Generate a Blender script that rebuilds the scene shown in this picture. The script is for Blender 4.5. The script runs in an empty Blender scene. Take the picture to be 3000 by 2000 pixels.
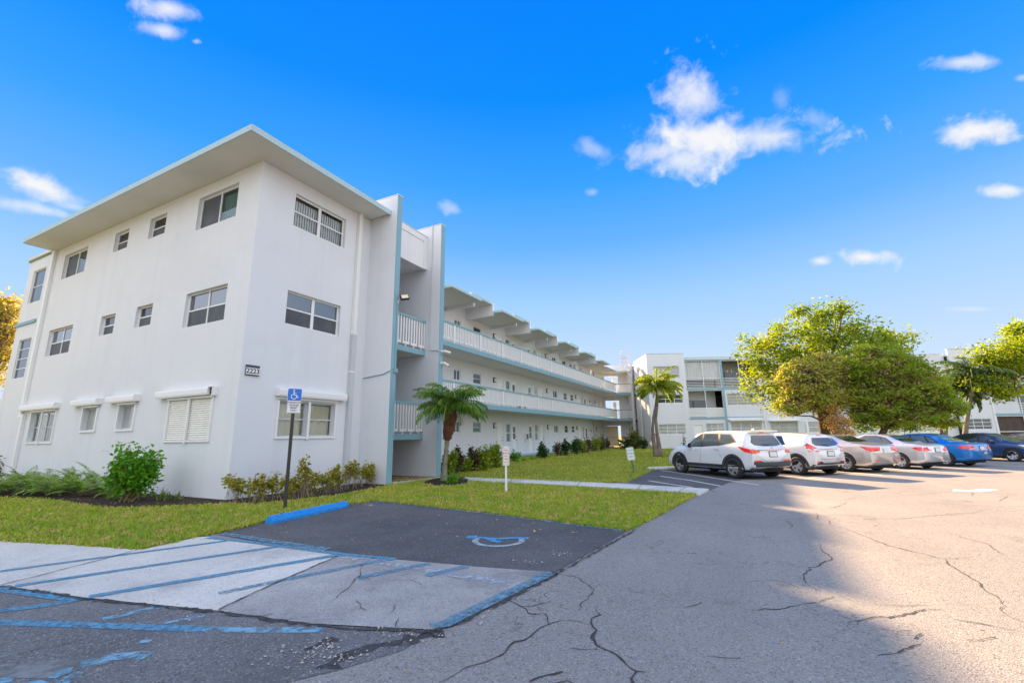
import bpy, bmesh, math, random
import numpy as np
from mathutils import Vector, Matrix
from mathutils.bvhtree import BVHTree
R=math.radians
random.seed(7); rng=np.random.default_rng(7)
scene=bpy.context.scene
COL=scene.collection
# ------------------------------------------------------------------ camera
FPX=1320.; CXP,CYP=1500.,1000.; EYE=1.6
def _n(v): v=np.array(v,float); return v/np.linalg.norm(v)
_Y=_n((690,-267,-FPX)); _X=np.array((-2644,-312,-FPX),float); _X=-_n(_X-_Y*np.dot(_X,_Y)); _Z=np.cross(_X,_Y)
WM=np.array([_X,_Y,_Z]); CAMP=np.array([0,0,EYE])
cam=bpy.data.cameras.new('camera'); cam.sensor_width=36; cam.lens=36*FPX/3000; cam.clip_end=3000; cam.clip_start=.05
camo=bpy.data.objects.new('camera',cam); COL.objects.link(camo)
camo.matrix_world=Matrix.Translation((0,0,EYE))@Matrix([list(WM[i]) for i in range(3)]).to_4x4()
scene.camera=camo
def ray(x,y): return WM@_n((x-CXP,-(y-CYP),-FPX))
def G(x,y,z=0.): r=ray(x,y); return CAMP+r*((z-EYE)/r[2])
def PX(x,y,X0): r=ray(x,y); return CAMP+r*(X0/r[0])
def PY(x,y,Y0): r=ray(x,y); return CAMP+r*(Y0/r[1])
UF=np.array([-.454,.891,0]); UF/=np.linalg.norm(UF); VF=np.array([UF[1],-UF[0],0])   # far wing: depth and lateral axes
def FD(x,y,d=52.5): r=ray(x,y); p=CAMP+r*(d/(r@UF)); return (float(p@VF),float(p[2]))
def at_depth(x,y,d): r=ray(x,y); return CAMP+r*(d/(r@UF))
# ------------------------------------------------------------------ light
SUN_H=(.722,-.692)   # the way the light travels over the ground
SUN_EL=R(25.9)
scene.view_settings.view_transform='Standard'; scene.view_settings.look='None'; scene.view_settings.exposure=2.2; scene.view_settings.gamma=1
sun=bpy.data.lights.new('sun','SUN'); sun.energy=4.5; sun.angle=R(.9); sun.color=(1,.665,.36)
suno=bpy.data.objects.new('sun',sun); COL.objects.link(suno); suno.location=(-40,30,40)
sdir=Vector((SUN_H[0]*math.cos(SUN_EL),SUN_H[1]*math.cos(SUN_EL),-math.sin(SUN_EL)))
suno.rotation_euler=sdir.to_track_quat('-Z','Y').to_euler()
# ------------------------------------------------------------------ sky
world=bpy.data.worlds.new('World'); scene.world=world; world.use_nodes=True
def build_world():
    nt=world.node_tree; N=nt.nodes; L=nt.links
    for n in list(N): N.remove(n)
    out=N.new('ShaderNodeOutputWorld'); bg=N.new('ShaderNodeBackground'); L.new(bg.outputs[0],out.inputs[0]); bg.inputs[1].default_value=.12
    sky=N.new('ShaderNodeTexSky'); sky.sky_type='NISHITA'; sky.sun_disc=False; sky.sun_elevation=SUN_EL
    sky.sun_rotation=math.atan2(-SUN_H[0],-SUN_H[1])   # the sun stands the other way
    sky.air_density=1.0; sky.dust_density=.35; sky.ozone_density=2.5
    def m(op,a,b=None,c=None,clamp=False):
        n=N.new('ShaderNodeMath'); n.operation=op; n.use_clamp=clamp
        for i,v in enumerate((a,b,c)):
            if v is None: continue
            if isinstance(v,(int,float)): n.inputs[i].default_value=v
            else: L.new(v,n.inputs[i])
        return n.outputs[0]
    def vm(op,a,b=None):
        n=N.new('ShaderNodeVectorMath'); n.operation=op
        for i,v in enumerate((a,b)):
            if v is None: continue
            if isinstance(v,(tuple,list)): n.inputs[i].default_value=v
            else: L.new(v,n.inputs[i])
        return n
    tc=N.new('ShaderNodeTexCoord'); D=vm('NORMALIZE',tc.outputs['Generated']).outputs[0]
    sep=N.new('ShaderNodeSeparateXYZ'); L.new(D,sep.inputs[0])
    # colour grade of the sky by elevation (deeper azure overhead, pale at the horizon)
    rmp=N.new('ShaderNodeValToRGB'); L.new(sep.outputs['Z'],rmp.inputs[0])
    stops=[(0,(.74,.85,1.0)),(.14,(.60,.77,1.0)),(.277,(.38,.655,1.0)),(.40,(.14,.465,1.0)),(.51,(.04,.37,1.0)),(.64,(.0,.27,1.0)),(.77,(0,.23,1.0)),(1,(0,.2,.9))]
    e=rmp.color_ramp.elements
    e[0].position=0; e[0].color=(*stops[0][1],1); e[1].position=1; e[1].color=(*stops[-1][1],1)
    for p,c in stops[1:-1]: k=e.new(p); k.color=(*c,1)
    sc_=vm('SCALE',rmp.outputs[0]); sc_.inputs['Scale'].default_value=1.80
    mix=N.new('ShaderNodeMix'); mix.data_type='RGBA'; mix.inputs[0].default_value=.995
    L.new(sky.outputs[0],mix.inputs[6]); L.new(sc_.outputs[0],mix.inputs[7])
    # unseen sky behind the camera and overhead, brightened and whitened as added fill light
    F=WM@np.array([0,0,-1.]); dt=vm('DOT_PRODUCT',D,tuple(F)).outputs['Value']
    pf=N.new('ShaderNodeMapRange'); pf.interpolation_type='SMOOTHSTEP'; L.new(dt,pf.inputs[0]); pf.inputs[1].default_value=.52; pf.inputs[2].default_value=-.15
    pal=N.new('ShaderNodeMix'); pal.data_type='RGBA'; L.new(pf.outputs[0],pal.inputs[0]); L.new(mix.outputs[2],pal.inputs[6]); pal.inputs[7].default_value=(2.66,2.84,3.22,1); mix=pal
    # clouds: ragged puffs at fixed directions
    no=N.new('ShaderNodeTexNoise'); no.inputs['Scale'].default_value=9; no.inputs['Detail'].default_value=7; no.inputs['Roughness'].default_value=.62
    L.new(D,no.inputs['Vector'])
    no2=N.new('ShaderNodeTexNoise'); no2.inputs['Scale'].default_value=3.3; no2.inputs['Detail'].default_value=3; L.new(D,no2.inputs['Vector'])
    no3=N.new('ShaderNodeTexNoise'); no3.inputs['Scale'].default_value=26; no3.inputs['Detail'].default_value=8; no3.inputs['Roughness'].default_value=.6; no3.inputs['Distortion'].default_value=.5; L.new(D,no3.inputs['Vector'])
    wob=m('ADD',m('MULTIPLY',m('SUBTRACT',no.outputs[0],.5),2.8),m('MULTIPLY',m('SUBTRACT',no3.outputs[0],.5),2.0))
    cl=[ # px, py, half width px, half height px, tilt deg, density
     (500,25,100,42,4,1),(480,90,66,26,6,.8),(575,122,14,9,0,.5),
     (140,555,115,48,28,1.05),(110,612,125,26,18,.65),(215,605,75,24,20,.5),
     (2035,290,112,80,22,.95),(2085,405,215,80,2,1.1),(2240,400,165,66,4,.95),(1930,445,140,42,-8,.8),(1745,440,70,28,25,.4),(2000,470,120,50,0,.85),(2290,290,30,36,0,.2),(2390,350,55,26,20,.25),
     (2855,385,115,40,0,1.05),(2830,182,90,22,0,.75),(2995,228,26,18,0,.5),(2950,558,80,26,0,1),(2535,753,72,26,0,1.05),(2405,764,40,20,8,.95),
     (1325,612,40,16,18,.4),(2850,905,70,13,0,.35),(1735,563,24,14,0,.35),(560,1260,5,5,0,0)]
    tot=None
    for (px,py,w,h,tl,den) in cl:
        if den<=0: continue
        c=ray(px,py); rt=ray(px+20,py)-ray(px-20,py); rt/=np.linalg.norm(rt); up=np.cross(rt,c); up/=np.linalg.norm(up)
        if up[2]<0: up=-up
        t=R(tl); rt2=rt*math.cos(t)-up*math.sin(t); up2=rt*math.sin(t)+up*math.cos(t)
        k=np.linalg.norm(ray(px+10,py)-ray(px-10,py))/20
        ra=rt2/(w*k); ua=up2/(h*k)
        dd=vm('SUBTRACT',D,tuple(c))
        a=vm('DOT_PRODUCT',dd.outputs[0],tuple(ra)).outputs['Value']; b=vm('DOT_PRODUCT',dd.outputs[0],tuple(ua)).outputs['Value']
        r2=m('SQRT',m('ADD',m('MULTIPLY',a,a),m('MULTIPLY',b,b)))
        v=m('SUBTRACT',1.28,r2); v=m('ADD',v,m('MULTIPLY',wob,m('ADD',.35,m('MULTIPLY',r2,.65)))); 
        sm=N.new('ShaderNodeMapRange'); sm.interpolation_type='SMOOTHSTEP'; L.new(v,sm.inputs[0]); sm.inputs[1].default_value=.08; sm.inputs[2].default_value=1.35; v=m('MULTIPLY',sm.outputs[0],den)
        v=m('MULTIPLY',v,m('GREATER_THAN',vm('DOT_PRODUCT',D,tuple(c)).outputs['Value'],.5))
        tot=v if tot is None else m('MAXIMUM',tot,v)
    tot=m('MULTIPLY',tot,m('ADD',.72,m('MULTIPLY',no.outputs[0],.5)))
    tot=m('MINIMUM',tot,1.0)
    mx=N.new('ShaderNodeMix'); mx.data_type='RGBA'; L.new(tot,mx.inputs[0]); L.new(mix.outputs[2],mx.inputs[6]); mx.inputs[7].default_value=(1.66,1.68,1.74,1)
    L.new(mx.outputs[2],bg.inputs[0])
build_world()
# ------------------------------------------------------------------ materials
MAT={}
def mat(name,color=(.5,.5,.5),rough=.7,metal=0,noise=None,bump=None,coat=0,spec=.5,alpha=None,trans=None,emit=None,detail=None):
    """noise=(scale,amount,colour2); detail=(scale,amount); bump=(scale,strength,dist)"""
    if name in MAT: return MAT[name]
    m=bpy.data.materials.new(name); m.use_nodes=True; nt=m.node_tree; N=nt.nodes; L=nt.links
    b=N['Principled BSDF']; b.inputs['Base Color'].default_value=(*color,1); b.inputs['Roughness'].default_value=rough; b.inputs['Metallic'].default_value=metal
    b.inputs['Specular IOR Level'].default_value=spec
    if coat: b.inputs['Coat Weight'].default_value=coat; b.inputs['Coat Roughness'].default_value=.04
    tc=N.new('ShaderNodeTexCoord')
    colout=None
    def nz(scale,det=5,rg=.6):
        n=N.new('ShaderNodeTexNoise'); n.inputs['Scale'].default_value=scale; n.inputs['Detail'].default_value=det; n.inputs['Roughness'].default_value=rg; L.new(tc.outputs['Object'],n.inputs['Vector']); return n
    if noise:
        n=nz(noise[0]); r=N.new('ShaderNodeMapRange'); L.new(n.outputs[0],r.inputs[0]); r.inputs[1].default_value=.35; r.inputs[2].default_value=.68; r.inputs[3].default_value=0; r.inputs[4].default_value=noise[1]
        mx=N.new('ShaderNodeMix'); mx.data_type='RGBA'; L.new(r.outputs[0],mx.inputs[0]); mx.inputs[6].default_value=(*color,1); mx.inputs[7].default_value=(*noise[2],1); colout=mx.outputs[2]
    if detail:
        n=nz(detail[0],3,.7); mx=N.new('ShaderNodeMix'); mx.data_type='RGBA'; mx.blend_type='MULTIPLY'
        r=N.new('ShaderNodeMapRange'); L.new(n.outputs[0],r.inputs[0]); r.inputs[1].default_value=.35; r.inputs[2].default_value=.65; r.inputs[3].default_value=detail[1]; r.inputs[4].default_value=0
        L.new(r.outputs[0],mx.inputs[0])
        if colout: L.new(colout,mx.inputs[6])
        else: mx.inputs[6].default_value=(*color,1)
        mx.inputs[7].default_value=(.25,.25,.25,1); colout=mx.outputs[2]
    if colout: L.new(colout,b.inputs['Base Color'])
    if bump:
        n=nz(bump[0],4,.6); bp=N.new('ShaderNodeBump'); bp.inputs['Strength'].default_value=bump[1]; bp.inputs['Distance'].default_value=bump[2]; L.new(n.outputs[0],bp.inputs['Height']); L.new(bp.outputs[0],b.inputs['Normal'])
    if emit: b.inputs['Emission Color'].default_value=(*emit[0],1); b.inputs['Emission Strength'].default_value=emit[1]
    if alpha: # worn paint: (scale, threshold, softness)
        n=nz(alpha[0],6,.7); r=N.new('ShaderNodeMapRange'); L.new(n.outputs[0],r.inputs[0]); r.inputs[1].default_value=alpha[1]-alpha[2]; r.inputs[2].default_value=alpha[1]+alpha[2]; L.new(r.outputs[0],b.inputs['Alpha'])
    if trans:
        o=N['Material Output']; t=N.new('ShaderNodeBsdfTranslucent'); ms=N.new('ShaderNodeMixShader'); ms.inputs[0].default_value=trans[0]
        if colout:
            hs=N.new('ShaderNodeMix'); hs.data_type='RGBA'; hs.blend_type='MULTIPLY'; hs.inputs[0].default_value=1; L.new(colout,hs.inputs[6]); hs.inputs[7].default_value=(*trans[1],1); L.new(hs.outputs[2],t.inputs[0])
        else: t.inputs[0].default_value=(*[a*c for a,c in zip(color,trans[1])],1)
        L.new(b.outputs[0],ms.inputs[1]); L.new(t.outputs[0],ms.inputs[2]); L.new(ms.outputs[0],o.inputs[0])
    MAT[name]=m; return m
def ground_mat(name,base,dark,light,speck=120,big=.25,bumpd=.006,rough=.9,stain=(.5,.5,.5),stain_amt=.0,bumps=.7):
    m=bpy.data.materials.new(name); m.use_nodes=True; nt=m.node_tree; N=nt.nodes; L=nt.links; b=N['Principled BSDF']; b.inputs['Roughness'].default_value=rough; b.inputs['Specular IOR Level'].default_value=.3
    tc=N.new('ShaderNodeTexCoord')
    def nz(s,d=6,r=.65):
        n=N.new('ShaderNodeTexNoise'); n.inputs['Scale'].default_value=s; n.inputs['Detail'].default_value=d; n.inputs['Roughness'].default_value=r; L.new(tc.outputs['Object'],n.inputs['Vector']); return n.outputs[0]
    def mr(v,a,b_,c=0,d=1):
        n=N.new('ShaderNodeMapRange'); L.new(v,n.inputs[0]); n.inputs[1].default_value=a; n.inputs[2].default_value=b_; n.inputs[3].default_value=c; n.inputs[4].default_value=d; return n.outputs[0]
    def mx(f,a,c,bt='MIX'):
        n=N.new('ShaderNodeMix'); n.data_type='RGBA'; n.blend_type=bt
        if isinstance(f,float): n.inputs[0].default_value=f
        else: L.new(f,n.inputs[0])
        for i,v in ((6,a),(7,c)):
            if isinstance(v,tuple): n.inputs[i].default_value=(*v,1)
            else: L.new(v,n.inputs[i])
        return n.outputs[2]
    vo=N.new('ShaderNodeTexVoronoi'); vo.inputs['Scale'].default_value=speck; L.new(tc.outputs['Object'],vo.inputs['Vector'])
    sp=N.new('ShaderNodeSeparateColor'); L.new(vo.outputs['Color'],sp.inputs[0])
    c=mx(mr(nz(big,5,.6),.38,.64),dark,base)
    c=mx(mr(nz(big*6,6,.7),.45,.8,0,.45),c,dark)
    c=mx(mr(sp.outputs[0],.82,.95,0,.7),c,light)
    c=mx(mr(sp.outputs[1],.80,.95,0,.65),c,tuple(x*.35 for x in dark))
    c=mx(mr(nz(speck*.35,3,.7),.5,.75,0,.4),c,tuple(x*.5 for x in dark))
    if name=='asphalt_old':
        wp=N.new('ShaderNodeTexNoise'); wp.inputs['Scale'].default_value=2.5; wp.inputs['Detail'].default_value=5; L.new(tc.outputs['Object'],wp.inputs['Vector'])
        va=N.new('ShaderNodeVectorMath'); va.operation='MULTIPLY_ADD'; L.new(wp.outputs['Color'],va.inputs[0]); va.inputs[1].default_value=(.9,.9,.9); L.new(tc.outputs['Object'],va.inputs[2])
        ve=N.new('ShaderNodeTexVoronoi'); ve.feature='DISTANCE_TO_EDGE'; ve.inputs['Scale'].default_value=1.6; L.new(va.outputs[0],ve.inputs['Vector'])
        mk=mr(nz(.55,4,.6),.50,.60,0,.75); ml=N.new('ShaderNodeMath'); ml.operation='MULTIPLY'; L.new(mr(ve.outputs['Distance'],.004,.016,1,0),ml.inputs[0]); L.new(mk,ml.inputs[1]); c=mx(ml.outputs[0],c,(.07,.065,.06))
        mp=N.new('ShaderNodeMapping'); mp.inputs['Rotation'].default_value=(0,0,.55); mp.inputs['Scale'].default_value=(1.3,.12,1); L.new(tc.outputs['Object'],mp.inputs[0]); tn=N.new('ShaderNodeTexNoise'); tn.inputs['Scale'].default_value=1.0; tn.inputs['Detail'].default_value=5; L.new(mp.outputs[0],tn.inputs['Vector']); c=mx(mr(tn.outputs[0],.5,.72,0,.35),c,(.20,.195,.19))
        c=mx(mr(nz(1.3,3,.5),.66,.72,0,.5),c,(.10,.098,.095))
    if stain_amt: c=mx(mr(nz(.7,7,.72),.52,.66,0,stain_amt),c,stain)
    L.new(c,b.inputs['Base Color'])
    bp=N.new('ShaderNodeBump'); bp.inputs['Strength'].default_value=bumps; bp.inputs['Distance'].default_value=bumpd
    h=N.new('ShaderNodeMath'); h.operation='ADD'; L.new(vo.outputs['Distance'],h.inputs[0]); L.new(nz(speck*.5,3,.6),h.inputs[1]); L.new(h.outputs[0],bp.inputs['Height']); L.new(bp.outputs[0],b.inputs['Normal'])
    MAT[name]=m; return m
def streaks(m,amt=.16):
    nt=m.node_tree; N=nt.nodes; L=nt.links; b=N['Principled BSDF']; tc=[n for n in N if n.type=='TEX_COORD'][0]; src=b.inputs['Base Color'].links[0].from_socket
    out=src
    for sc,lo,hi,col,am in (((2.2,2.2,.10),.50,.74,(.42,.42,.40),amt),((.35,.35,.5),.52,.66,(.60,.61,.64),amt*1.6),((7,7,.35),.60,.80,(.38,.38,.36),amt*.8)):
        mp=N.new('ShaderNodeMapping'); mp.inputs['Scale'].default_value=sc; L.new(tc.outputs['Object'],mp.inputs[0]); n=N.new('ShaderNodeTexNoise'); n.inputs['Scale'].default_value=1; n.inputs['Detail'].default_value=6; n.inputs['Roughness'].default_value=.6; L.new(mp.outputs[0],n.inputs['Vector'])
        r=N.new('ShaderNodeMapRange'); L.new(n.outputs[0],r.inputs[0]); r.inputs[1].default_value=lo; r.inputs[2].default_value=hi; r.inputs[4].default_value=am; mx=N.new('ShaderNodeMix'); mx.data_type='RGBA'; L.new(r.outputs[0],mx.inputs[0]); L.new(out,mx.inputs[6]); mx.inputs[7].default_value=(*col,1); out=mx.outputs[2]
    L.new(out,b.inputs['Base Color']); return m
WALL=mat('painted_stucco',(.745,.755,.775),.85,noise=(.55,.22,(.66,.67,.69)),bump=(45,.35,.006),spec=.2)
WALLC=mat('stucco_lavender',(.725,.74,.775),.85,noise=(.5,.3,(.64,.65,.68)),bump=(45,.35,.006),spec=.2)
streaks(WALL,.13); streaks(WALLC,.13)
SOFF=mat('soffit_paint',(.66,.66,.62),.85,noise=(.8,.4,(.58,.58,.54)),bump=(60,.4,.006),spec=.2)
TEALP=mat('pale_teal_trim',(.42,.60,.65),.6,noise=(2.5,.4,(.52,.66,.69)))
TEAL=mat('teal_trim',(.22,.385,.45),.6,noise=(2.5,.35,(.23,.45,.54)),bump=(40,.2,.004))
WHITE=mat('white_paint',(.82,.82,.80),.5,noise=(3,.25,(.72,.72,.68)))
WHITEM=mat('white_metal',(.80,.80,.79),.4,noise=(3,.2,(.70,.70,.68)))
GREYP=mat('grey_metal',(.55,.57,.60),.45,noise=(4,.3,(.45,.47,.5)))
DARKM=mat('dark_bronze',(.035,.028,.022),.45)
BLACKP=mat('black_plastic',(.02,.02,.022),.5)
ROOFM=mat('roof_membrane',(.72,.72,.70),.8,noise=(.6,.4,(.5,.5,.48)))
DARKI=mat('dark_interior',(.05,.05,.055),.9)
DOORW=mat('door_paint',(.84,.84,.82),.45,noise=(2,.15,(.76,.76,.73)))
CREAM=mat('cream_door',(.80,.66,.46),.6)
BLIND=mat('blind_fabric',(.80,.79,.75),.7)
CURT=mat('curtain_fabric',(.80,.73,.58),.9,noise=(5,.5,(.66,.58,.44)))
SCREENM=mat('insect_screen',(.055,.06,.07),.6,noise=(2.2,.7,(.10,.11,.13)))
def glass_mat(name,tint,dark):
    m=bpy.data.materials.new(name); m.use_nodes=True; N=m.node_tree.nodes; L=m.node_tree.links; o=N['Material Output']; N.remove(N['Principled BSDF'])
    t=N.new('ShaderNodeBsdfTransparent'); t.inputs[0].default_value=(*tint,1); g=N.new('ShaderNodeBsdfGlossy'); g.inputs['Roughness'].default_value=.02; g.inputs[0].default_value=(.92,.95,1,1)
    fr=N.new('ShaderNodeFresnel'); fr.inputs[0].default_value=1.62; mu=N.new('ShaderNodeMath'); mu.operation='MULTIPLY_ADD'; mu.inputs[1].default_value=1.0; mu.inputs[2].default_value=dark; mu.use_clamp=True; L.new(fr.outputs[0],mu.inputs[0])
    n=N.new('ShaderNodeTexNoise'); n.inputs['Scale'].default_value=1.5; bp=N.new('ShaderNodeBump'); bp.inputs['Strength'].default_value=.15; bp.inputs['Distance'].default_value=.02; L.new(n.outputs[0],bp.inputs['Height']); L.new(bp.outputs[0],g.inputs['Normal'])
    ms=N.new('ShaderNodeMixShader'); L.new(mu.outputs[0],ms.inputs[0]); L.new(t.outputs[0],ms.inputs[1]); L.new(g.outputs[0],ms.inputs[2]); L.new(ms.outputs[0],o.inputs[0]); MAT[name]=m; return m
GLASS=glass_mat('window_glass',(.48,.53,.56),.02)
GLASSC=glass_mat('clear_glass',(.86,.90,.88),.0)
GLASSR=glass_mat('blue_reflecting_glass',(.30,.34,.38),.16)
GLASSG=glass_mat('green_glass',(.42,.72,.68),.03)
GLASSO=mat('dark_glass',(.035,.045,.055),.06,spec=.9)
GLASSL=mat('pale_glass',(.42,.43,.42),.15,spec=.8,noise=(.9,.7,(.22,.24,.24)))
GLASST=mat('tinted_green_glass',(.10,.20,.19),.08,spec=.8)
SHADET=mat('screen_dark',(.12,.115,.10),.85,noise=(1.2,.6,(.20,.19,.16)))
# ------------------------------------------------------------------ mesh helpers
class MB:
    def __init__(s): s.v=[]; s.f=[]; s.m=[]
    def add(s,vs,fs,mi=0):
        o=len(s.v); s.v+= [tuple(map(float,p)) for p in vs]; s.f+=[tuple(o+i for i in f) for f in fs]; s.m+=[mi]*len(fs); return s
    def box(s,x0,x1,y0,y1,z0,z1,mi=0):
        return s.add([(x0,y0,z0),(x1,y0,z0),(x1,y1,z0),(x0,y1,z0),(x0,y0,z1),(x1,y0,z1),(x1,y1,z1),(x0,y1,z1)],[(0,3,2,1),(4,5,6,7),(0,1,5,4),(1,2,6,5),(2,3,7,6),(3,0,4,7)],mi)
    def fbox(s,fr,u0,u1,z0,z1,d0,d1,mi=0):  # box in a facade frame (u along, z up, d outward)
        o,u,n=fr; P=lambda a,z,d:(o[0]+u[0]*a+n[0]*d,o[1]+u[1]*a+n[1]*d,z)
        vs=[P(u0,z0,d0),P(u1,z0,d0),P(u1,z0,d1),P(u0,z0,d1),P(u0,z1,d0),P(u1,z1,d0),P(u1,z1,d1),P(u0,z1,d1)]
        return s.add(vs,[(0,3,2,1),(4,5,6,7),(0,1,5,4),(1,2,6,5),(2,3,7,6),(3,0,4,7)],mi)
    def prism(s,poly,z0,z1,mi=0):
        n=len(poly); vs=[(p[0],p[1],z0) for p in poly]+[(p[0],p[1],z1) for p in poly]
        return s.add(vs,[tuple(range(n))[::-1],tuple(range(n,2*n))]+[(i,(i+1)%n,n+(i+1)%n,n+i) for i in range(n)],mi)
    def tube(s,path,r,seg=8,mi=0,cap=True):
        path=[Vector(p) for p in path]; rr=r if isinstance(r,(list,tuple)) else [r]*len(path); rings=[]
        for i,p in enumerate(path):
            t=(path[min(i+1,len(path)-1)]-path[max(i-1,0)]).normalized(); a=t.orthogonal().normalized() if i==0 else (pa-t*pa.dot(t)).normalized(); pa=a; b=t.cross(a)
            rings.append([p+(a*math.cos(2*math.pi*k/seg)+b*math.sin(2*math.pi*k/seg))*rr[i] for k in range(seg)])
        vs=[q for rg in rings for q in rg]; fs=[]
        for i in range(len(path)-1):
            for k in range(seg): fs.append((i*seg+k,i*seg+(k+1)%seg,(i+1)*seg+(k+1)%seg,(i+1)*seg+k))
        if cap: fs+= [tuple(range(seg))[::-1],tuple(range((len(path)-1)*seg,len(path)*seg))]
        return s.add(vs,fs,mi)
    def build(s,name,mats,parent=None,smooth=False,local=None):
        me=bpy.data.meshes.new(name); vs=s.v
        if local is not None: vs=[tuple(local@Vector(p)) for p in vs]
        me.from_pydata(vs,[],s.f)
        for m_ in (mats if isinstance(mats,(list,tuple)) else [mats]): me.materials.append(m_)
        me.polygons.foreach_set('material_index',s.m)
        if smooth: me.polygons.foreach_set('use_smooth',[True]*len(s.f))
        me.update(); o=bpy.data.objects.new(name,me); COL.objects.link(o)
        if parent: o.parent=parent
        return o
def tag(o,label=None,cat=None,group=None,kind=None):
    if label: o['label']=label
    if cat: o['category']=cat
    if group: o['group']=group
    if kind: o['kind']=kind
    return o
def thing(name,label,cat,loc=(0,0,0),rz=0,group=None):
    o=bpy.data.objects.new(name,None); COL.objects.link(o); o.location=tuple(map(float,loc)); o.rotation_euler=(0,0,rz); o.empty_display_size=.3; return tag(o,label,cat,group)
def copy_tree(o,parent=None):
    c=o.copy(); COL.objects.link(c); c.parent=parent
    for ch in list(o.children): copy_tree(ch,c)
    return c
def struct(name,mb,m,**k): return tag(mb.build(name,m,**k),kind='structure')
def sheet(name,poly,z,m,kind='structure'):
    """flat polygon sheet from (x,y) points"""
    bm=bmesh.new(); f=bm.faces.new([bm.verts.new((float(p[0]),float(p[1]),z)) for p in poly]); bmesh.ops.recalc_face_normals(bm,faces=[f])
    if f.normal.z<0: f.normal_flip()
    bmesh.ops.triangulate(bm,faces=[f]); me=bpy.data.meshes.new(name); bm.to_mesh(me); bm.free(); me.materials.append(m); o=bpy.data.objects.new(name,me); COL.objects.link(o); return tag(o,kind=kind)
def gp(pts): return [G(x,y)[:2] for x,y in pts]
def text_mesh(txt,size,m,name,parent,loc,rot,align='CENTER',extr=.001,bold=0.0):
    cu=bpy.data.curves.new('t','FONT'); cu.body=txt; cu.size=size; cu.align_x=align; cu.align_y='CENTER'; cu.extrude=extr; cu.offset=bold; cu.resolution_u=3
    to=bpy.data.objects.new('t',cu); COL.objects.link(to); dg=bpy.context.evaluated_depsgraph_get(); me=bpy.data.meshes.new_from_object(to.evaluated_get(dg)); bpy.data.objects.remove(to); bpy.data.curves.remove(cu)
    me.materials.clear(); me.materials.append(m); me.name=name; o=bpy.data.objects.new(name,me); COL.objects.link(o); o.parent=parent; o.location=loc; o.rotation_euler=rot; return o
def strip(mb,pts,w,z,mi=0,jit=0,ws=None):
    """ribbon on the ground along world (x,y) pts"""
    P=[Vector((float(p[0]),float(p[1]))) for p in pts]; vs=[]
    for i,p in enumerate(P):
        t=(P[min(i+1,len(P)-1)]-P[max(i-1,0)]); t.normalize(); n=Vector((-t.y,t.x)); k=(ws[i] if ws else w)/2
        j=random.uniform(-jit,jit) if jit else 0
        vs+=[(p.x+n.x*(k+j),p.y+n.y*(k+j),z),(p.x-n.x*(k-j),p.y-n.y*(k-j),z)]
    mb.add(vs,[(2*i,2*i+1,2*i+3,2*i+2) for i in range(len(P)-1)],mi)
def frame_wall(name,fr,u0,u1,z0,z1,holes,m,parent,depth=.14,thick=.22,caps=False):
    """wall with window openings; holes: (ua,ub,za,zb). Front skin, reveals and back skin."""
    us=sorted({u0,u1,*[h[0] for h in holes],*[h[1] for h in holes]}); zs=sorted({z0,z1,*[h[2] for h in holes],*[h[3] for h in holes]})
    us=[u for u in us if u0-1e-6<=u<=u1+1e-6]; o,u,n=fr; P=lambda a,z,d:(o[0]+u[0]*a+n[0]*d,o[1]+u[1]*a+n[1]*d,z); mb=MB()
    for i in range(len(us)-1):
        for j in range(len(zs)-1):
            cu=(us[i]+us[i+1])/2; cz=(zs[j]+zs[j+1])/2
            if any(h[0]<cu<h[1] and h[2]<cz<h[3] for h in holes): continue
            for d in (0,-thick): mb.add([P(us[i],zs[j],d),P(us[i+1],zs[j],d),P(us[i+1],zs[j+1],d),P(us[i],zs[j+1],d)],[(0,1,2,3)])
    for (a,b,c,d_) in holes:
        mb.add([P(a,c,0),P(b,c,0),P(b,d_,0),P(a,d_,0),P(a,c,-thick),P(b,c,-thick),P(b,d_,-thick),P(a,d_,-thick)],[(0,4,5,1),(1,5,6,2),(2,6,7,3),(3,7,4,0)])
    if caps: mb.add([P(u0,z0,0),P(u0,z1,0),P(u0,z1,-thick),P(u0,z0,-thick),P(u1,z0,0),P(u1,z1,0),P(u1,z1,-thick),P(u1,z0,-thick)],[(0,1,2,3),(4,7,6,5)])
    return mb.build(name,m,parent)
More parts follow.
